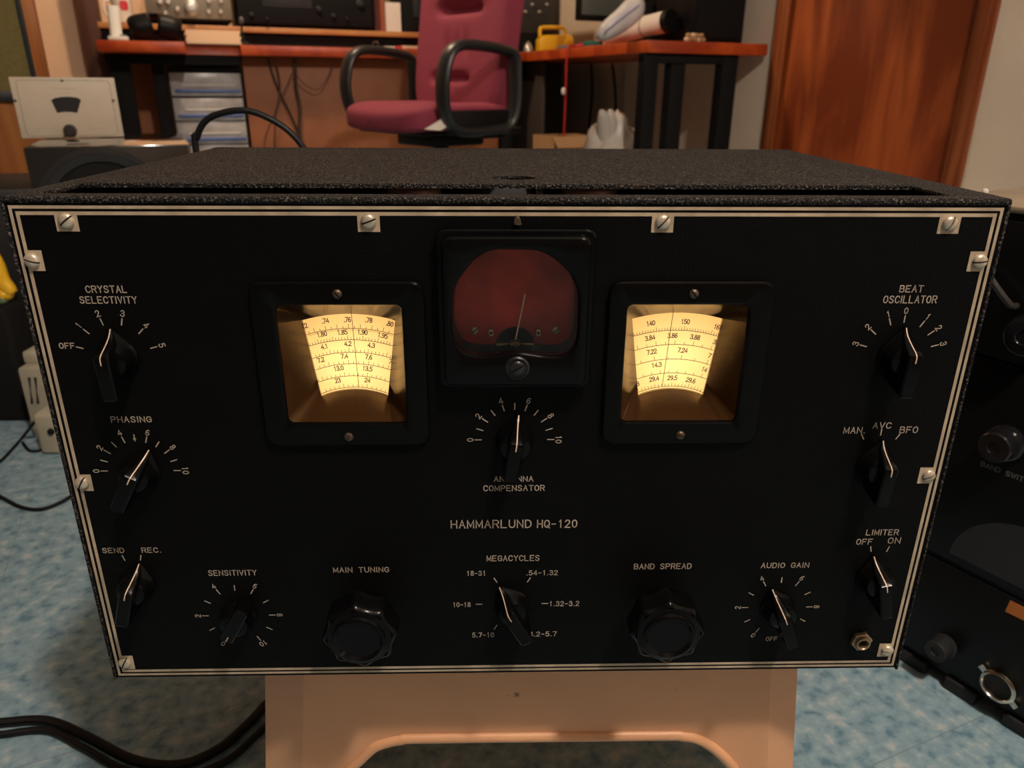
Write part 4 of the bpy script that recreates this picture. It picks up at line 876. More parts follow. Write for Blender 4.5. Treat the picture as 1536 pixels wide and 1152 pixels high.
for u, v, r in ((240, 3, 0.011), (252, 3, 0.011), (266, 14, 0.010), (313, 2, 0.009), (331, 2, 0.009), (313, 18, 0.009), (331, 18, 0.009), (248, 20, 0.009)):
    p = aty(u, v, YT1); knob_r(tx, p.x, YT1 - 0.0003, p.z, r, 0.014, SILV)
# black receiver in the middle of the shelf
YB1 = 3.19; x0, x1 = aty(356, 20, YB1).x, aty(560, 20, YB1).x
br = R3('black_transceiver', 'wide black radio in the middle of the pine shelf', 'radio', (x0+x1)/2, YB1 + 0.15, ZH)
b = NB(); rbox(b, (x0, YB1 + 0.004, ZH + 0.008), (x1, YB1 + 0.31, 0.98), 0.004); obj('case', b, BLACK, br)
b = NB(); rbox(b, (x0 + 0.004, YB1, ZH + 0.014), (x1 - 0.004, YB1 + 0.005, 0.976), 0.002); obj('front_panel', b, BLACKM, br)
b = NB(); rbox(b, (x0 + 0.10, YB1 - 0.002, aty(440, 12, YB1).z), (x0 + 0.30, YB1 + 0.001, 0.96), 0.001); obj('display', b, mat('dim_display', (0.03, 0.032, 0.034), 0.25), br)
for u, v, r in ((377, 22, 0.010), (478, 14, 0.012), (500, 24, 0.010), (400, 28, 0.007), (520, 28, 0.007), (540, 6, 0.018)):
    p = aty(u, v, YB1); knob_r(br, p.x, YB1 - 0.0003, p.z, r, 0.015, DGREY)
for x in (x0 + 0.04, x1 - 0.04):
    b = NB(); rbox(b, (x - 0.012, YB1 + 0.03, ZH + 0.0005), (x + 0.012, YB1 + 0.06, ZH + 0.009), 0.002); obj('foot', b, RUBBER, br)
# mug, books, dark speaker on the shelf
p = aty(186, 33, 3.23); mg = R3('mug', 'white mug with a red print on the left end of the pine shelf', 'mug', p.x, 3.26, ZH)
b = NB(); o = Vector((p.x, 3.265, ZH + 0.0005)); lathe(b, o, (0, 0, 1), [(0.030, 0), (0.036, 0.003), (0.038, 0.095), (0.0365, 0.0955), (0.034, 0.09), (0.031, 0.006), (0.002, 0.005)], 32); b.transform(M22); obj('cup', b, CERAM, mg)
b = NB(); tube(b, [o + Vector((-0.035, -0.004, 0.078)), o + Vector((-0.058, -0.008, 0.074)), o + Vector((-0.064, -0.01, 0.048)), o + Vector((-0.056, -0.008, 0.024)), o + Vector((-0.036, -0.004, 0.018))], 0.005, seg=10); b.transform(M22); obj('handle', b, CERAM, mg)
b = NB(); t = []
for i in range(9):
    for j in range(7):
        a = R(-98 + 46*i/8); z = 0.044 + 0.034*j/6
        t.append(o + Vector((0.0385*math.cos(a), 0.0385*math.sin(a), z)))
fs = [(i*7+j, (i+1)*7+j, (i+1)*7+j+1, i*7+j+1) for i in range(8) for j in range(6) if ((i-3.5)/4.2)**2 + ((j-2.5)/3.2)**2 < 1]
add_faces(b, t, fs); b.transform(M22); obj('print', b, RED, mg, label='round red print')
def book(u0, u1, v, h, m, label, dy=0.0):
    y = 3.21 + dy; x0, x1 = aty(u0, v, y).x, aty(u1, v, y).x
    t = R3('book', label, 'book', (x0+x1)/2, y + 0.08, ZH, 'books standing on the pine shelf')
    b = NB(); rbox(b, (x0, y, ZH + 0.0005), (x0 + 0.002, y + 0.17, ZH + h)); rbox(b, (x1 - 0.002, y, ZH + 0.0005), (x1, y + 0.17, ZH + h)); rbox(b, (x0, y, ZH + 0.0005), (x1, y + 0.002, ZH + h)); obj('cover', b, m, t)
    b = NB(); rbox(b, (x0 + 0.0021, y + 0.0021, ZH + 0.003), (x1 - 0.0021, y + 0.165, ZH + h - 0.004)); obj('pages', b, PAPW, t)
book(571, 578, 40, 0.17, mat('rust_book', (0.30, 0.07, 0.03), 0.6), 'thin rust red book beside the white book', 0.012)
book(579.5, 602, 40, 0.115, PAPW, 'white book on the pine shelf beside the dark speaker')
book(562, 570, 40, 0.20, mat('dark_red_book', (0.09, 0.015, 0.01), 0.6), 'dark red book beside the wide black radio', 0.02)
x0, x1 = aty(604, 40, 3.22).x, aty(648, 40, 3.22).x
b = NB(); rbox(b, (x0, 3.22, ZH + 0.0005), (x1 - 0.03, 3.42, 1.04), 0.004); o = R3('black_speaker', 'tall black speaker box on the pine shelf left of the chair back', 'speaker', (x0+x1)/2, 3.3, ZH); obj('case', b, BLACKM, o)
b = NB(); rbox(b, (x0 + 0.05, 3.216, 0.86), (x1 - 0.036, 3.2199, 1.03), 0.001); obj('grille', b, DGREY, o)
# things on the bench top
def slab(name, label, cat, poly_px, Y, z0, h, m, group=None, depth=0.1):
    pass
ws = aty(178, 60, 2.92); wt = R3('phone_stand', 'white angled stand at the left end of the red bench', 'stand', ws.x, 2.95, DT)
b = NB(); rbox(b, (ws.x - 0.033, 2.905, DT + 0.0005), (ws.x + 0.033, 2.99, DT + 0.014), 0.003); obj('foot', b, WHITE, wt)
b = NB(); q0 = Vector((ws.x - 0.006, 2.945, DT + 0.0135)); q1 = aty(169, 9, 2.965); M = M22
tube(b, [q0, q1], 0.020, seg=8, smooth=False, sq=(1, 0.5), ref=(1, 0, 0)); b.transform(M22); obj('arm', b, WHITE, wt)
b = NB(); rbox(b, (ws.x + 0.005, 2.93, DT + 0.0142), (ws.x + 0.027, 2.95, DT + 0.020), 0.002); obj('pad', b, GREY, wt)
hp = aty(236, 60, 2.92); hs = R3('headphones', 'black headphones lying on the left of the red bench', 'headphones', hp.x, 2.97, DT)
for s in (-1, 1):
    b = NB(); M = M22 @ Matrix.Translation((hp.x + s*0.058, 2.955, DT + 0.0465)) @ Matrix.Rotation(R(12*s), 4, 'Y'); t = NB(); lathe(t, (-0.05*s, 0, 0), (s, 0, 0), [(0.034, 0), (0.043, 0.008), (0.044, 0.045), (0.040, 0.068), (0.03, 0.08)], 28); merge(b, t, M); obj('ear_cup', b, BLACK, hs)
b = NB(); c = Vector((hp.x, 2.98, DT + 0.045)); tube(b, [c + Vector((0.066*math.cos(R(a)), 0.05 - 0.05*abs(math.cos(R(a))), 0.048*math.sin(R(a)))) for a in range(0, 181, 20)], 0.008, seg=10, n=4, sq=(1.6, 0.7)); b.transform(M22); obj('headband', b, BLACK, hs)
b = NB(); p = aty(223, 35, 2.93); box(b, (p.x - 0.010, 2.925, p.z - 0.006), (p.x + 0.008, 2.932, p.z + 0.006), M22, 0.002); obj('chrome_slider', b, CHROME, hs)
# paper stack hanging a little over the recess
x0, x1 = aty(280, 60, 3.02).x, aty(362, 60, 3.02).x
for k in range(5):
    z = DT + 0.0005 + 0.010*k; dx = random.uniform(-0.004, 0.004); b = NB(); rbox(b, (x0 + dx, 3.015 + 0.006*k, z), (x1 + dx, 3.17, z + 0.0095), 0.001)
    single('paper_pad', b, PAPER, ['cream paper pad at the bottom of the stack on the bench', 'cream paper pad second from the bottom of the bench stack', 'cream paper pad in the middle of the bench stack', 'cream paper pad just below the top of the bench stack', 'cream paper pad on top of the stack on the bench'][k], 'paper', room((x0+x1)/2, 3.1, z), 'cream paper pads stacked on the bench')
mp_ = aty(367, 58, 3.03); mi = R3('desk_microphone', 'small dark desk microphone right of the paper stack', 'microphone', mp_.x, 3.04, DT)
b = NB(); lathe(b, (mp_.x, 3.045, DT + 0.0005), (0, 0, 1), [(0.022, 0), (0.022, 0.006), (0.012, 0.012), (0.004, 0.014)], 20); b.transform(M22); obj('base', b, DGREY, mi)
b = NB(); tube(b, [(mp_.x, 3.045, DT + 0.013), (mp_.x - 0.006, 3.045, DT + 0.045), (mp_.x - 0.004, 3.04, DT + 0.075)], 0.004); b.transform(M22); obj('stem', b, DGREY, mi)
b = NB(); ellipsoid(b, (mp_.x - 0.004, 3.035, DT + 0.088), (0.010, 0.012, 0.014), M=M22); obj('head', b, mat('mic_grey', (0.10, 0.10, 0.10), 0.5), mi)
for i, (u0, u1, m, lb) in enumerate(((576, 592, PAPW, 'small white slip at the front of the bench left of the red box'), (594, 603, RED, 'small red box on the bench edge between two pale papers'), (604, 630, PAPER, 'long cream folded paper on the bench edge next to the chair'))):
    p0, p1 = aty(u0, 74, 3.02), aty(u1, 74, 3.02); b = NB(); rbox(b, (p0.x, 3.015, DT + 0.0005), (p1.x, 3.09, DT + 0.009 + 0.002*i), 0.001); single('paper_slip' if i != 1 else 'small_box', b, m, lb, 'paper' if i != 1 else 'box', room((p0.x+p1.x)/2, 3.05, DT))
p = aty(565, 72, 3.02); b = NB(); tube(b, [Vector((p.x + 0.012*math.cos(R(a)), 3.035, DT + 0.0145 + 0.012*math.sin(R(a)))) for a in range(0, 360, 30)], 0.002, closed=True, n=3, seg=8); b.transform(M22); single('key_ring', b, CHROME, 'thin metal ring standing on the bench edge above the far armrest', 'ring', room(p.x, 3.035, DT))
# black box with knobs, flashlight, chrome thing on the bench corner
YQ = 3.12; x0, x1 = aty(768, 30, YQ).x, aty(846, 30, YQ).x
ob = R3('test_set', 'black instrument with pale knobs on the bench right of the chair', 'instrument', (x0+x1)/2, YQ + 0.12, DT)
b = NB(); rbox(b, (x0, YQ, DT + 0.0005), (x1 - 0.018, YQ + 0.22, 1.0), 0.004); obj('case', b, BLACKM, ob)
b = NB(); rbox(b, (x0 + 0.004, YQ - 0.003, DT + 0.085), (x1 - 0.03, YQ + 0.0005, 0.99), 0.001); obj('front_panel', b, mat('dark_instrument_panel', (0.03, 0.03, 0.028), 0.4), ob)
b = NB(); rbox(b, (x1 - 0.028, YQ - 0.004, DT + 0.085), (x1 - 0.020, YQ + 0.0005, 0.99), 0.001); obj('edge_rail', b, SILV, ob)
for u, v in ((798, 7), (820, 7), (809, 18), (788, 18)):
    p = aty(u, v, YQ - 0.003); knob_r(ob, p.x, YQ - 0.0032, p.z, 0.0075, 0.012, SILV)
YL = 3.03; fl = R3('flashlight', 'yellow lantern flashlight with a loop handle on the bench', 'flashlight', aty(838, 60, YL).x, YL + 0.04, DT)
def fpoly(pts, Y): return [(aty(u, v, Y).x, aty(u, v, Y).z) for u, v in pts]
FM = M22 @ MF((0, YL + 0.068, 0), (1, 0, 0), (0, 0, 1))
zf = aty(812, 72.5, YL).z; dzf = DT + 0.001 - zf
def fz_(pts): return [(x, z + dzf) for x, z in fpoly(pts, YL)]
b = NB(); prism(b, fz_([(812, 73), (813, 52), (820, 46), (853, 46), (853, 71)]), FM, 0.055, 0.006); obj('body', b, YEL, fl)
b = NB(); p = aty(861, 58, YL); lathe(b, (aty(848, 58, YL).x, YL + 0.04, p.z + dzf), (1, 0, 0), [(0.028, 0), (0.034, 0.012), (0.036, 0.028), (0.034, 0.046), (0.030, 0.049), (0.002, 0.044)], 28); b.transform(M22); obj('lamp_head', b, YEL, fl)
b = NB(); hpts = [Vector((aty(u, v, YL).x, YL + 0.04, aty(u, v, YL).z + dzf)) for u, v in ((816, 50), (816, 38), (819, 34.5), (836, 34), (850, 35), (853, 39), (855, 48))]; tube(b, hpts, 0.0085, seg=10, n=5); b.transform(M22); obj('handle', b, YEL, fl)
p = aty(795, 70, 3.03); ch = R3('desk_bell', 'small shiny metal dome on the bench left of the flashlight', 'bell', p.x, 3.05, DT)
b = NB(); lathe(b, (p.x, 3.05, DT + 0.0005), (0, 0, 1), [(0.022, 0), (0.022, 0.004), (0.020, 0.020), (0.014, 0.034), (0.006, 0.042), (0.003, 0.046)], 20); b.transform(M22); obj('dome', b, SILV, ch)
# red cable hanging from the wing edge to a carton
p = atx(851, 80, 1.338); q = atx(847, 212, 1.338); yc = p.y
b = NB(); tube(b, [room(1.42, yc + 0.03, DT + 0.0045), room(1.372, yc, DT + 0.0055), room(1.340, yc, DT + 0.001), room(1.336, yc, DU - 0.03), room(1.336, yc, 0.56), room(1.334, yc, 0.40), room(1.336, yc + 0.02, 0.20)], 0.004, n=8); single('red_cable', b, REDW, 'red cable hanging from the bench edge into the carton', 'cable', room(1.338, yc, DT - 0.02))
t = atx(849, 137, 1.329); b = NB(); t2 = NB(); ellipsoid(t2, (1.326, yc, t.z), (0.009, 0.010, 0.015)); merge(b, t2, M22); single('cable_tag', b, PAPW, 'white tag clipped on the hanging red cable', 'tag', room(1.326, yc, t.z - 0.015))
# cables under the brown bench
for i, pts in enumerate(([(402, 88), (412, 120), (425, 150), (440, 180), (452, 215), (456, 260)], [(442, 88), (444, 130), (450, 160), (449, 190), (452, 230), (455, 262)], [(413, 90), (420, 130), (414, 170), (412, 222), (414, 260)], [(500, 95), (490, 120), (475, 135), (455, 125), (440, 110), (432, 125), (420, 150), (400, 200), (396, 230)])):
    b = NB(); L = [aty(u, v, 3.086 - 0.012*i) for u, v in pts]; L = [room(l[0], l[1], min(l[2], DU - 0.006)) for l in L]
    e = M22i @ L[-1]; L += [room(e.x, e.y, 0.2), room(e.x, e.y, 0.006)]
    tube(b, L, (0.0045, 0.007, 0.003, 0.002)[i], n=8); single('hanging_cable', b, mat('brown_black_cable_%d' % (i+1), (0.05, 0.025, 0.015), 0.6), ['dark cable slanting down in front of the brown back panel', 'thickest dark cable hanging straight down the brown back panel', 'thin dark cable beside the slanting one on the brown back panel', 'thinnest cable looping across the brown back panel'][i], 'cable', L[-1], 'cables hanging under the bench')
for i, (u, v, u2) in enumerate(((886, 95, 882), (918, 95, 922), (952, 95, 945))):
    a_ = aty(u, v, 2.935); c_ = aty(u2, 220, 2.935); b = NB(); tube(b, [room(a_.x, 2.935, DU - 0.002), room((a_.x*2+c_.x)/3 + 0.01, 2.93, 0.56), room(c_.x, 2.935, 0.36), room(c_.x, 2.94, 0.008)], 0.006, n=8)
    single('hanging_cable', b, BLACKM, ['black cable hanging behind the white bag, leftmost of three', 'black cable hanging behind the white bag, middle of three', 'black cable hanging behind the white bag, nearest the steel leg'][i], 'cable', room(c_.x, 2.94, 0), 'cables hanging under the bench wing')
# plastic drawers under the bench
x0, x1 = -0.128, 0.150; YDr = 3.10; dr = R3('drawer_unit', 'stack of clear plastic drawers with blue lips under the bench', 'drawer unit', (x0+x1)/2, 3.22, 0)
b = NB(); rbox(b, (x0, YDr + 0.006, 0.0), (x0 + 0.005, 3.38, 0.632), 0.001); rbox(b, (x1 - 0.005, YDr + 0.006, 0.0), (x1, 3.38, 0.632), 0.001); rbox(b, (x0, YDr, 0.626), (x1, 3.38, 0.642), 0.003); obj('frame', b, BLACK, dr)
zl = [0.545, 0.452, 0.362, 0.272, 0.182, 0.092]
for k, z in enumerate(zl):
    b = NB(); rbox(b, (x0 + 0.006, YDr, z - 0.062 + 0.052), (x1 - 0.006, YDr + 0.006, z + 0.076), 0.003); rbox(b, (x0 + 0.008, YDr + 0.006, z - 0.008), (x1 - 0.008, 3.36, z - 0.002)); d = obj('drawer', b, DRAWP, dr)
    b = NB(); rbox(b, (x0 + 0.02, YDr - 0.012, z + 0.004), (x1 - 0.012, YDr - 0.0002, z + 0.015), 0.003); obj('blue_lip', b, BLUEP, d, label='blue front lip')
    b = NB(); rbox(b, (x0 + 0.05, YDr - 0.003, z + 0.028), (x1 - 0.03, YDr - 0.0002, z + 0.034), 0.001); obj('label_rail', b, WHITE, d)
# carton and white bag under the wing
YX = yc - 0.10; c0 = aty(832, 206, YX); c1 = aty(898, 206, YX); zt = c0.z
bx = R3('carton', 'open brown cardboard carton on the floor under the bench corner', 'box', (c0.x+c1.x)/2, YX + 0.12, 0)
b = NB(); w_ = c1.x - c0.x
for lo, hi in (((c0.x, YX, 0.0), (c1.x, YX + 0.004, zt)), ((c0.x, YX + 0.2, 0.0), (c1.x, YX + 0.204, zt)), ((c0.x, YX, 0), (c0.x + 0.004, YX + 0.204, zt)), ((c1.x - 0.004, YX, 0), (c1.x, YX + 0.204, zt)), ((c0.x, YX, 0), (c1.x, YX + 0.204, 0.004))): rbox(b, lo, hi)
obj('carton_box', b, CARD, bx)
b = NB(); prism(b, [(c0.x, 0), (c1.x, 0), (c1.x, 0.05), (c0.x - 0.01, 0.05)], M22 @ Matrix.Translation((0, YX - 0.0002, zt)) @ Matrix.Rotation(R(55), 4, 'X') @ Matrix.Translation((0, -0.05, 0)), 0.003); obj('flap', b, CARD, bx)
def crumple(b, c, r, seed, M, amp=0.18, sub=4):
    t = bmesh.new(); bmesh.ops.create_icosphere(t, subdivisions=sub, radius=1); from mathutils import noise
    for v in t.verts:
        n = noise.noise(v.co*2.1 + Vector((seed, 0, 0)))*amp*1.6 + abs(noise.noise(v.co*4.5 + Vector((0, seed, 0))))*amp; v.co = v.co*(1 + n - amp*0.3)
        v.co = Vector((v.co.x*r[0], v.co.y*r[1], v.co.z*r[2])) + Vector(c)
    merge(b, t, M)
YZ = yc - 0.42; g0, g1 = aty(886, 222, YZ + 0.12), aty(972, 222, YZ + 0.12); gtop = aty(920, 180, YZ + 0.12).z; cx = (g0.x+g1.x)/2; hw = (g1.x-g0.x)/2
bg = R3('shopping_bag', 'crumpled white plastic bag standing under the bench wing', 'bag', cx, YZ + 0.12, 0)
b = NB(); crumple(b, (cx - 0.012, YZ + 0.13, gtop*0.47), (hw*1.16, 0.11, gtop*0.55), 5.5, M22, 0.13)
for v in b.verts:
    if v.co.z < 0.001: v.co.z = 0.001
obj('bag_body', b, POLY, bg, ang=180)
b = NB(); e = aty(902, 165, YZ + 0.085); tube(b, [(e.x + 0.045, YZ + 0.12, gtop - 0.07), (e.x + 0.012, YZ + 0.09, gtop + 0.01), (e.x - 0.004, YZ + 0.085, e.z)], 0.03, seg=12, n=5, rfun=lambda t: 0.032*(1-t)**0.8 + 0.004); tube(b, [(e.x + 0.065, YZ + 0.12, gtop - 0.07), (e.x + 0.045, YZ + 0.09, gtop + 0.01), (e.x + 0.034, YZ + 0.085, e.z + 0.002)], 0.03, seg=12, n=5, rfun=lambda t: 0.028*(1-t)**0.8 + 0.004); b.transform(M22); obj('bag_handles', b, POLY, bg)
# stuff on the wing
YP = 2.12
pr = R3('paper_roll', 'white paper roll in a plastic sleeve with a black end on the bench wing', 'roll', 1.40, YP, DT)
q1 = aty(1001, 32, YP); q0 = aty(912, 58, YP + 0.30); rr = 0.036
q1.z = max(q1.z, DT + 0.06); q0.z = max(q0.z, DT + rr*1.1); 
b = NB(); d = (q1 - q0).normalized(); cyl(b, M22 @ q0, M22 @ q1, rr, seg=28); obj('roll_sheet', b, PAPW, pr)
b = NB(); cyl(b, M22 @ (q1 - d*0.002), M22 @ (q1 + d*0.020), rr*1.06, rr*1.02, seg=28); obj('end_cap', b, BLACK, pr, label='black end cap')
b = NB(); m_ = q0.lerp(q1, 0.66); cyl(b, M22 @ (m_ - d*0.002), M22 @ (m_ + d*0.002), rr*1.04, seg=28); obj('rubber_band', b, mat('tan_band', (0.30, 0.22, 0.14), 0.6), pr)
b = NB(); z0_, z1_ = (q0.z + q1.z)/2 - rr, DT + 0.0005; e = q0.lerp(q1, 0.82)
rbox(b, (e.x - 0.03, e.y - 0.02, DT + 0.0005), (e.x + 0.03, e.y + 0.05, max(DT + 0.01, e.z - rr*1.35)), 0.004); single('adapter_box', b, BLACK, 'small black box under the white paper roll on the wing', 'box', room(e.x, e.y, DT))
pb = R3('zip_bag', 'clear plastic bag with a lilac seal leaning on the white roll', 'bag', 1.38, YP + 0.2, DT)
YS = 2.06; qs = [aty(u, v, YS) for u, v in ((902, 64), (930, 60), (962, 30), (966, 8), (953, 3), (930, 22), (905, 46))]
b = NB(); n = len(qs); zmin = min(p.z for p in qs)
fr = [Vector((p.x, YS + 0.012*math.sin(2.1*i), p.z)) for i, p in enumerate(qs)]; bk = [Vector((p.x, YS + 0.035 + 0.008*math.cos(1.7*i), p.z)) for i, p in enumerate(qs)]; cf = sum(fr, Vector())/n + Vector((0, -0.018, 0)); cb_ = sum(bk, Vector())/n + Vector((0, 0.012, 0))
add_faces(b, fr + bk + [cf, cb_], [(i, (i+1) % n, 2*n) for i in range(n)] + [(n+(i+1) % n, n+i, 2*n+1) for i in range(n)] + [(i, n+i, n+(i+1) % n, (i+1) % n) for i in range(n)])
bmesh.ops.recalc_face_normals(b, faces=list(b.faces)); bmesh.ops.subdivide_edges(b, edges=list(b.edges), cuts=2, use_grid_fill=True, smooth=0.4); dz = DT + 0.001 - min(v.co.z for v in b.verts); bmesh.ops.translate(b, verts=list(b.verts), vec=(0, 0, dz)); b.transform(M22); obj('bag_film', b, POLYL, pb, ang=180)
b = NB(); s0, s1 = aty(906, 56, YS - 0.022), aty(958, 15, YS - 0.022); tube(b, [s0 + Vector((0, 0, dz)), s0.lerp(s1, 0.5) + Vector((0, -0.004, dz + 0.004)), s1 + Vector((0, 0, dz))], 0.0042, seg=8, sq=(1, 0.5)); b.transform(M22); obj('seal_strip', b, LILAC, pb, label='lilac seal strip')
p = aty(893, 62, 2.45); b = NB(); rbox(b, (p.x - 0.028, 2.44, DT + 0.0005), (p.x + 0.03, 2.50, DT + 0.022), 0.005); single('tape_box', b, GREEN, 'dark green packet between the red pen and the clear bag', 'packet', room(p.x, 2.47, DT))
p0, p1 = aty(858, 71, 2.60), aty(893, 50, 2.60); p0.z = DT + 0.006; b = NB(); cyl(b, room(p0.x, 2.60, DT + 0.0062), room(p1.x, 2.50, DT + 0.030), 0.005, 0.004); single('red_pen', b, RED, 'red pen lying slanted right of the yellow flashlight', 'pen', room(p0.x, 2.6, DT))
p = aty(852, 66, 2.66); b = NB(); rbox(b, (p.x - 0.03, 2.64, DT + 0.0005), (p.x + 0.025, 2.70, DT + 0.014), 0.004); single('small_part', b, GREY, 'small grey clip in front of the yellow flashlight', 'clip', room(p.x, 2.66, DT))
wp = aty(1043, 60, 1.985); wm = R3('wire_bundle', 'small heap of cream and orange beads at the front of the dark wing', 'trinket', wp.x, 1.99, DT)
for i in range(9):
    b = NB(); x = wp.x + (-0.034 + 0.017*(i % 5)); z = DT + 0.0085 + (0.013 if i > 4 else 0); t = NB(); ellipsoid(t, (x + (0.008 if i > 4 else 0), 1.988 + 0.004*(i % 2), z), (0.0095, 0.009, 0.008), 12); merge(b, t, M22); obj('bead', b, CARD if i % 3 else PAPER, wm)
YM = 2.03; x0, x1 = aty(1040, 30, YM).x, aty(1117, 30, YM).x
bm_ = R3('amplifier', 'big black amplifier cabinet at the right end of the bench wing', 'amplifier', (x0+x1)/2, YM + 0.12, DT)
b = NB(); rbox(b, (x0, YM, DT + 0.0005), (min(x1, 1.815), YM + 0.24, 1.12), 0.005); obj('case', b, BLACK, bm_)
b = NB(); rbox(b, (x0 + 0.012, YM - 0.004, DT + 0.02), (min(x1, 1.815) - 0.012, YM + 0.0005, 1.105), 0.002); obj('front_panel', b, BLACKM, bm_)
YO = 2.55; x0, x1 = aty(868, 30, YO).x, min(1.80, aty(1010, 30, YO).x)
mo = R3('monitor', 'dark monitor with a dim grey screen behind the plastic bag', 'monitor', (x0+x1)/2, YO + 0.05, DT)
zs0 = aty(880, 22, YO).z
b = NB(); rbox(b, (x0, YO, zs0 - 0.02), (x1, YO + 0.035, 1.15), 0.004); obj('housing', b, BLACK, mo)
b = NB(); rbox(b, (x0 + 0.012, YO - 0.002, zs0), (x0 + 0.20, YO + 0.001, 1.13), 0.001); obj('screen', b, SCREEN, mo, label='dim grey screen')
b = NB(); rbox(b, ((x0+x1)/2 - 0.03, YO + 0.01, DT + 0.01), ((x0+x1)/2 + 0.03, YO + 0.03, zs0 - 0.015)); rbox(b, ((x0+x1)/2 - 0.12, YO - 0.03, DT + 0.0005), ((x0+x1)/2 + 0.12, YO + 0.10, DT + 0.012), 0.004); obj('stand', b, BLACK, mo)
YN = 2.32; x0, x1 = aty(968, 20, YN).x, aty(1034, 20, YN).x
b = NB(); rbox(b, (x0, YN, DT + 0.0005), (x1 - 0.03, YN + 0.18, 0.87), 0.004); o = R3('clutter_box', 'dark equipment box with a small lamp behind the white roll', 'box', (x0+x1)/2, YN + 0.1, DT); obj('case', b, BLACKM, o)
b = NB(); p = aty(1023, 28, YN - 0.06); lathe(b, (p.x, YN - 0.05, DT + 0.0005), (0, 0, 1), [(0.016, 0), (0.016, 0.05), (0.012, 0.062), (0.010, 0.066)], 18); b.transform(M22); single('metal_jar', b, SILV, 'pale metal jar right of the roll end on the wing', 'jar', room(p.x, YN - 0.05, DT))

# ------------------------------------------------------------------ burgundy swivel chair
chx = thing('swivel_chair', 'burgundy upholstered swivel chair with black loop armrests in front of the bench', 'chair', (-0.185, 2.28, 0), R(-50))
def lbox_cushion(name, c, half, bulge, m, M, par, label=None, dish=None, cuts=11):
    t = bmesh.new(); bmesh.ops.create_cube(t, size=2); bmesh.ops.subdivide_edges(t, edges=list(t.edges), cuts=cuts, use_grid_fill=True)
    for v in t.verts:
        p = v.co.copy(); e = 5.0
        k = (abs(p.x)**e + abs(p.y)**e + abs(p.z)**e)**(1/e); s = 1/k if k > 1e-6 else 1
        p = p*s*(max(abs(p.x), abs(p.y), abs(p.z)))
        q = Vector((p.x*half[0], p.y*half[1], p.z*half[2]))
        if dish: q = dish(q, half)
        v.co = q + Vector(c)
    b = NB(); merge(b, t, M); return obj(name, b, m, par, world=False, ang=80, label=label)
def seat_d(q, h):
    if q.z > 0: q.z += -0.010*math.cos(q.x/h[0]*1.5)
    if q.y < 0: q.z -= 0.022*max(0, (-q.y/h[1] - 0.55))**1.5*2
    return q
I4 = Matrix.Identity(4)
lbox_cushion('seat', (0, -0.045, 0.492), (0.235, 0.215, 0.046), 0, FAB, I4, chx, dish=seat_d)
def back_d(q, h):
    z = q.z/h[2]; w = 1 + 0.02*z - 0.10*max(0, z)**2; q.x *= w
    if q.y < 0:
        sm = lambda t: 1/(1 + math.exp(-t))
        q.y += 0.030*math.exp(-((q.z + 0.205)/0.011)**2)*sm((0.095 - abs(q.x + 0.02))/0.008)
        q.y += 0.034*math.exp(-((q.z - 0.006)/0.014)**2)*sm((0.105 - abs(q.x))/0.012)
        q.y -= 0.014*math.exp(-((q.z - 0.055)/0.03)**2)*sm((0.12 - abs(q.x))/0.02)
        for xx in (-0.05, 0.0, 0.05): q.y += 0.010*math.exp(-((q.x - xx)/0.016)**2 - ((q.z + 0.105)/0.035)**2)
        q.y -= 0.012*(abs(q.x)/h[0])**3 - 0.018*math.cos(z*1.4)*0.4
    return q
MB_ = Matrix.Translation((0, 0.13, 0.80)) @ Matrix.Rotation(R(-9), 4, 'X')
lbox_cushion('backrest', (0, 0, 0), (0.235, 0.048, 0.345), 0, FAB, MB_, chx, dish=back_d, cuts=47)
b = NB(); box(b, (-0.19, -0.20, 0.436), (0.19, 0.20, 0.452), bev=0.006); obj('seat_pan', b, BLACK, chx, world=False)
b = NB(); tube(b, [(0, 0.08, 0.43), (0, 0.18, 0.43), (0, 0.215, 0.50), (0, 0.20, 0.66)], 0.022, sq=(1.6, 0.5), seg=12); obj('back_bracket', b, BLACK, chx, world=False)
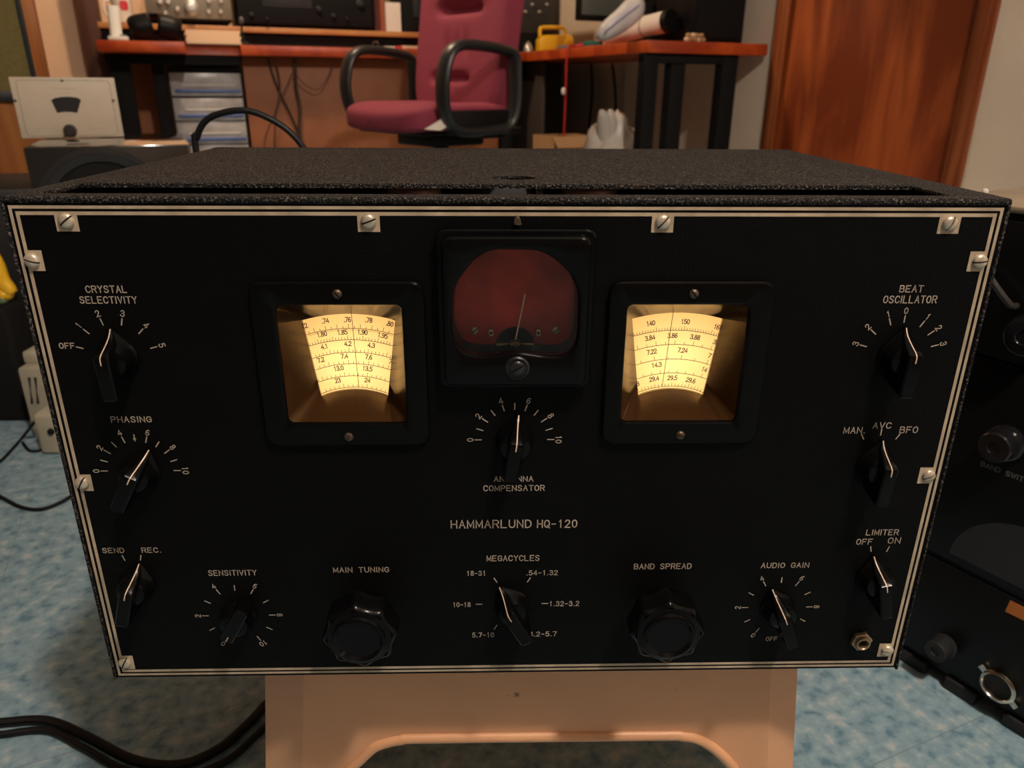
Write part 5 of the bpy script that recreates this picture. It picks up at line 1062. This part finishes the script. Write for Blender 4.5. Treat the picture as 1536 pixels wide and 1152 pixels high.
for s in (-1, 1):
    b = NB(); x = s*0.275
    tube(b, [(x, -0.170, 0.655), (x, -0.130, 0.686), (x, -0.06, 0.690), (x, 0.03, 0.682), (x, 0.078, 0.668), (x, 0.088, 0.62), (x, 0.085, 0.52), (x*0.98, 0.055, 0.462), (x*0.97, -0.03, 0.452), (x*0.97, -0.13, 0.456), (x*0.98, -0.178, 0.50), (x, -0.190, 0.58)], 0.0215, seg=14, n=6, closed=True, sq=(1.35, 0.72), ref=(1, 0, 0)); obj('armrest', b, mat('armrest_black_%d' % (s+1), (0.014, 0.015, 0.016), 0.38), chx, world=False)
    b = NB(); box(b, (min(s*0.252, s*0.274), -0.165, 0.440), (max(s*0.252, s*0.274), 0.075, 0.512), bev=0.01); obj('side_plate', b, BLACK, chx, world=False)
    b = NB(); box(b, (min(s*0.15, s*0.272), -0.03, 0.428), (max(s*0.15, s*0.272), 0.05, 0.438), bev=0.003); obj('arm_bracket', b, BLACK, chx, world=False)
b = NB(); box(b, (-0.10, -0.11, 0.395), (0.10, 0.11, 0.436), bev=0.01); obj('tilt_mechanism', b, BLACK, chx, world=False)
b = NB(); cyl(b, (0, 0, 0.12), (0, 0, 0.40), 0.026, seg=24); cyl(b, (0, 0, 0.10), (0, 0, 0.25), 0.036, seg=24); obj('gas_column', b, BLACK, chx, world=False)
for k in range(5):
    a = R(72*k + 20); d = Vector((math.cos(a), math.sin(a), 0)); b = NB(); tube(b, [d*0.02 + Vector((0, 0, 0.115)), d*0.15 + Vector((0, 0, 0.105)), d*0.29 + Vector((0, 0, 0.078))], 0.022, seg=10, rfun=lambda t: 0.026 - 0.010*t); lg = obj('base_arm', b, BLACK, chx, world=False)
    b = NB(); t = Vector((-d.y, d.x, 0)); c = d*0.285 + Vector((0, 0, 0.0275))
    for s in (-1, 1): cyl(b, c + t*0.006*s, c + t*0.024*s, 0.027, seg=20)
    cyl(b, d*0.285 + Vector((0, 0, 0.03)), d*0.285 + Vector((0, 0, 0.08)), 0.006); obj('caster', b, BLACK, lg, world=False)
b = NB(); pt = [at(636, 194, 1.94), at(661, 179, 1.96), at(685, 181, 1.98), at(661, 196, 1.95)]
add_faces(b, pt + [p + Vector((0.001, 0.002, 0)) for p in pt], [(0, 1, 2, 3), (7, 6, 5, 4), (0, 4, 5, 1), (1, 5, 6, 2), (2, 6, 7, 3), (3, 7, 4, 0)]); obj('paper_tag', b, PAPW, chx, smooth=False, label='pale paper tag under the seat edge')
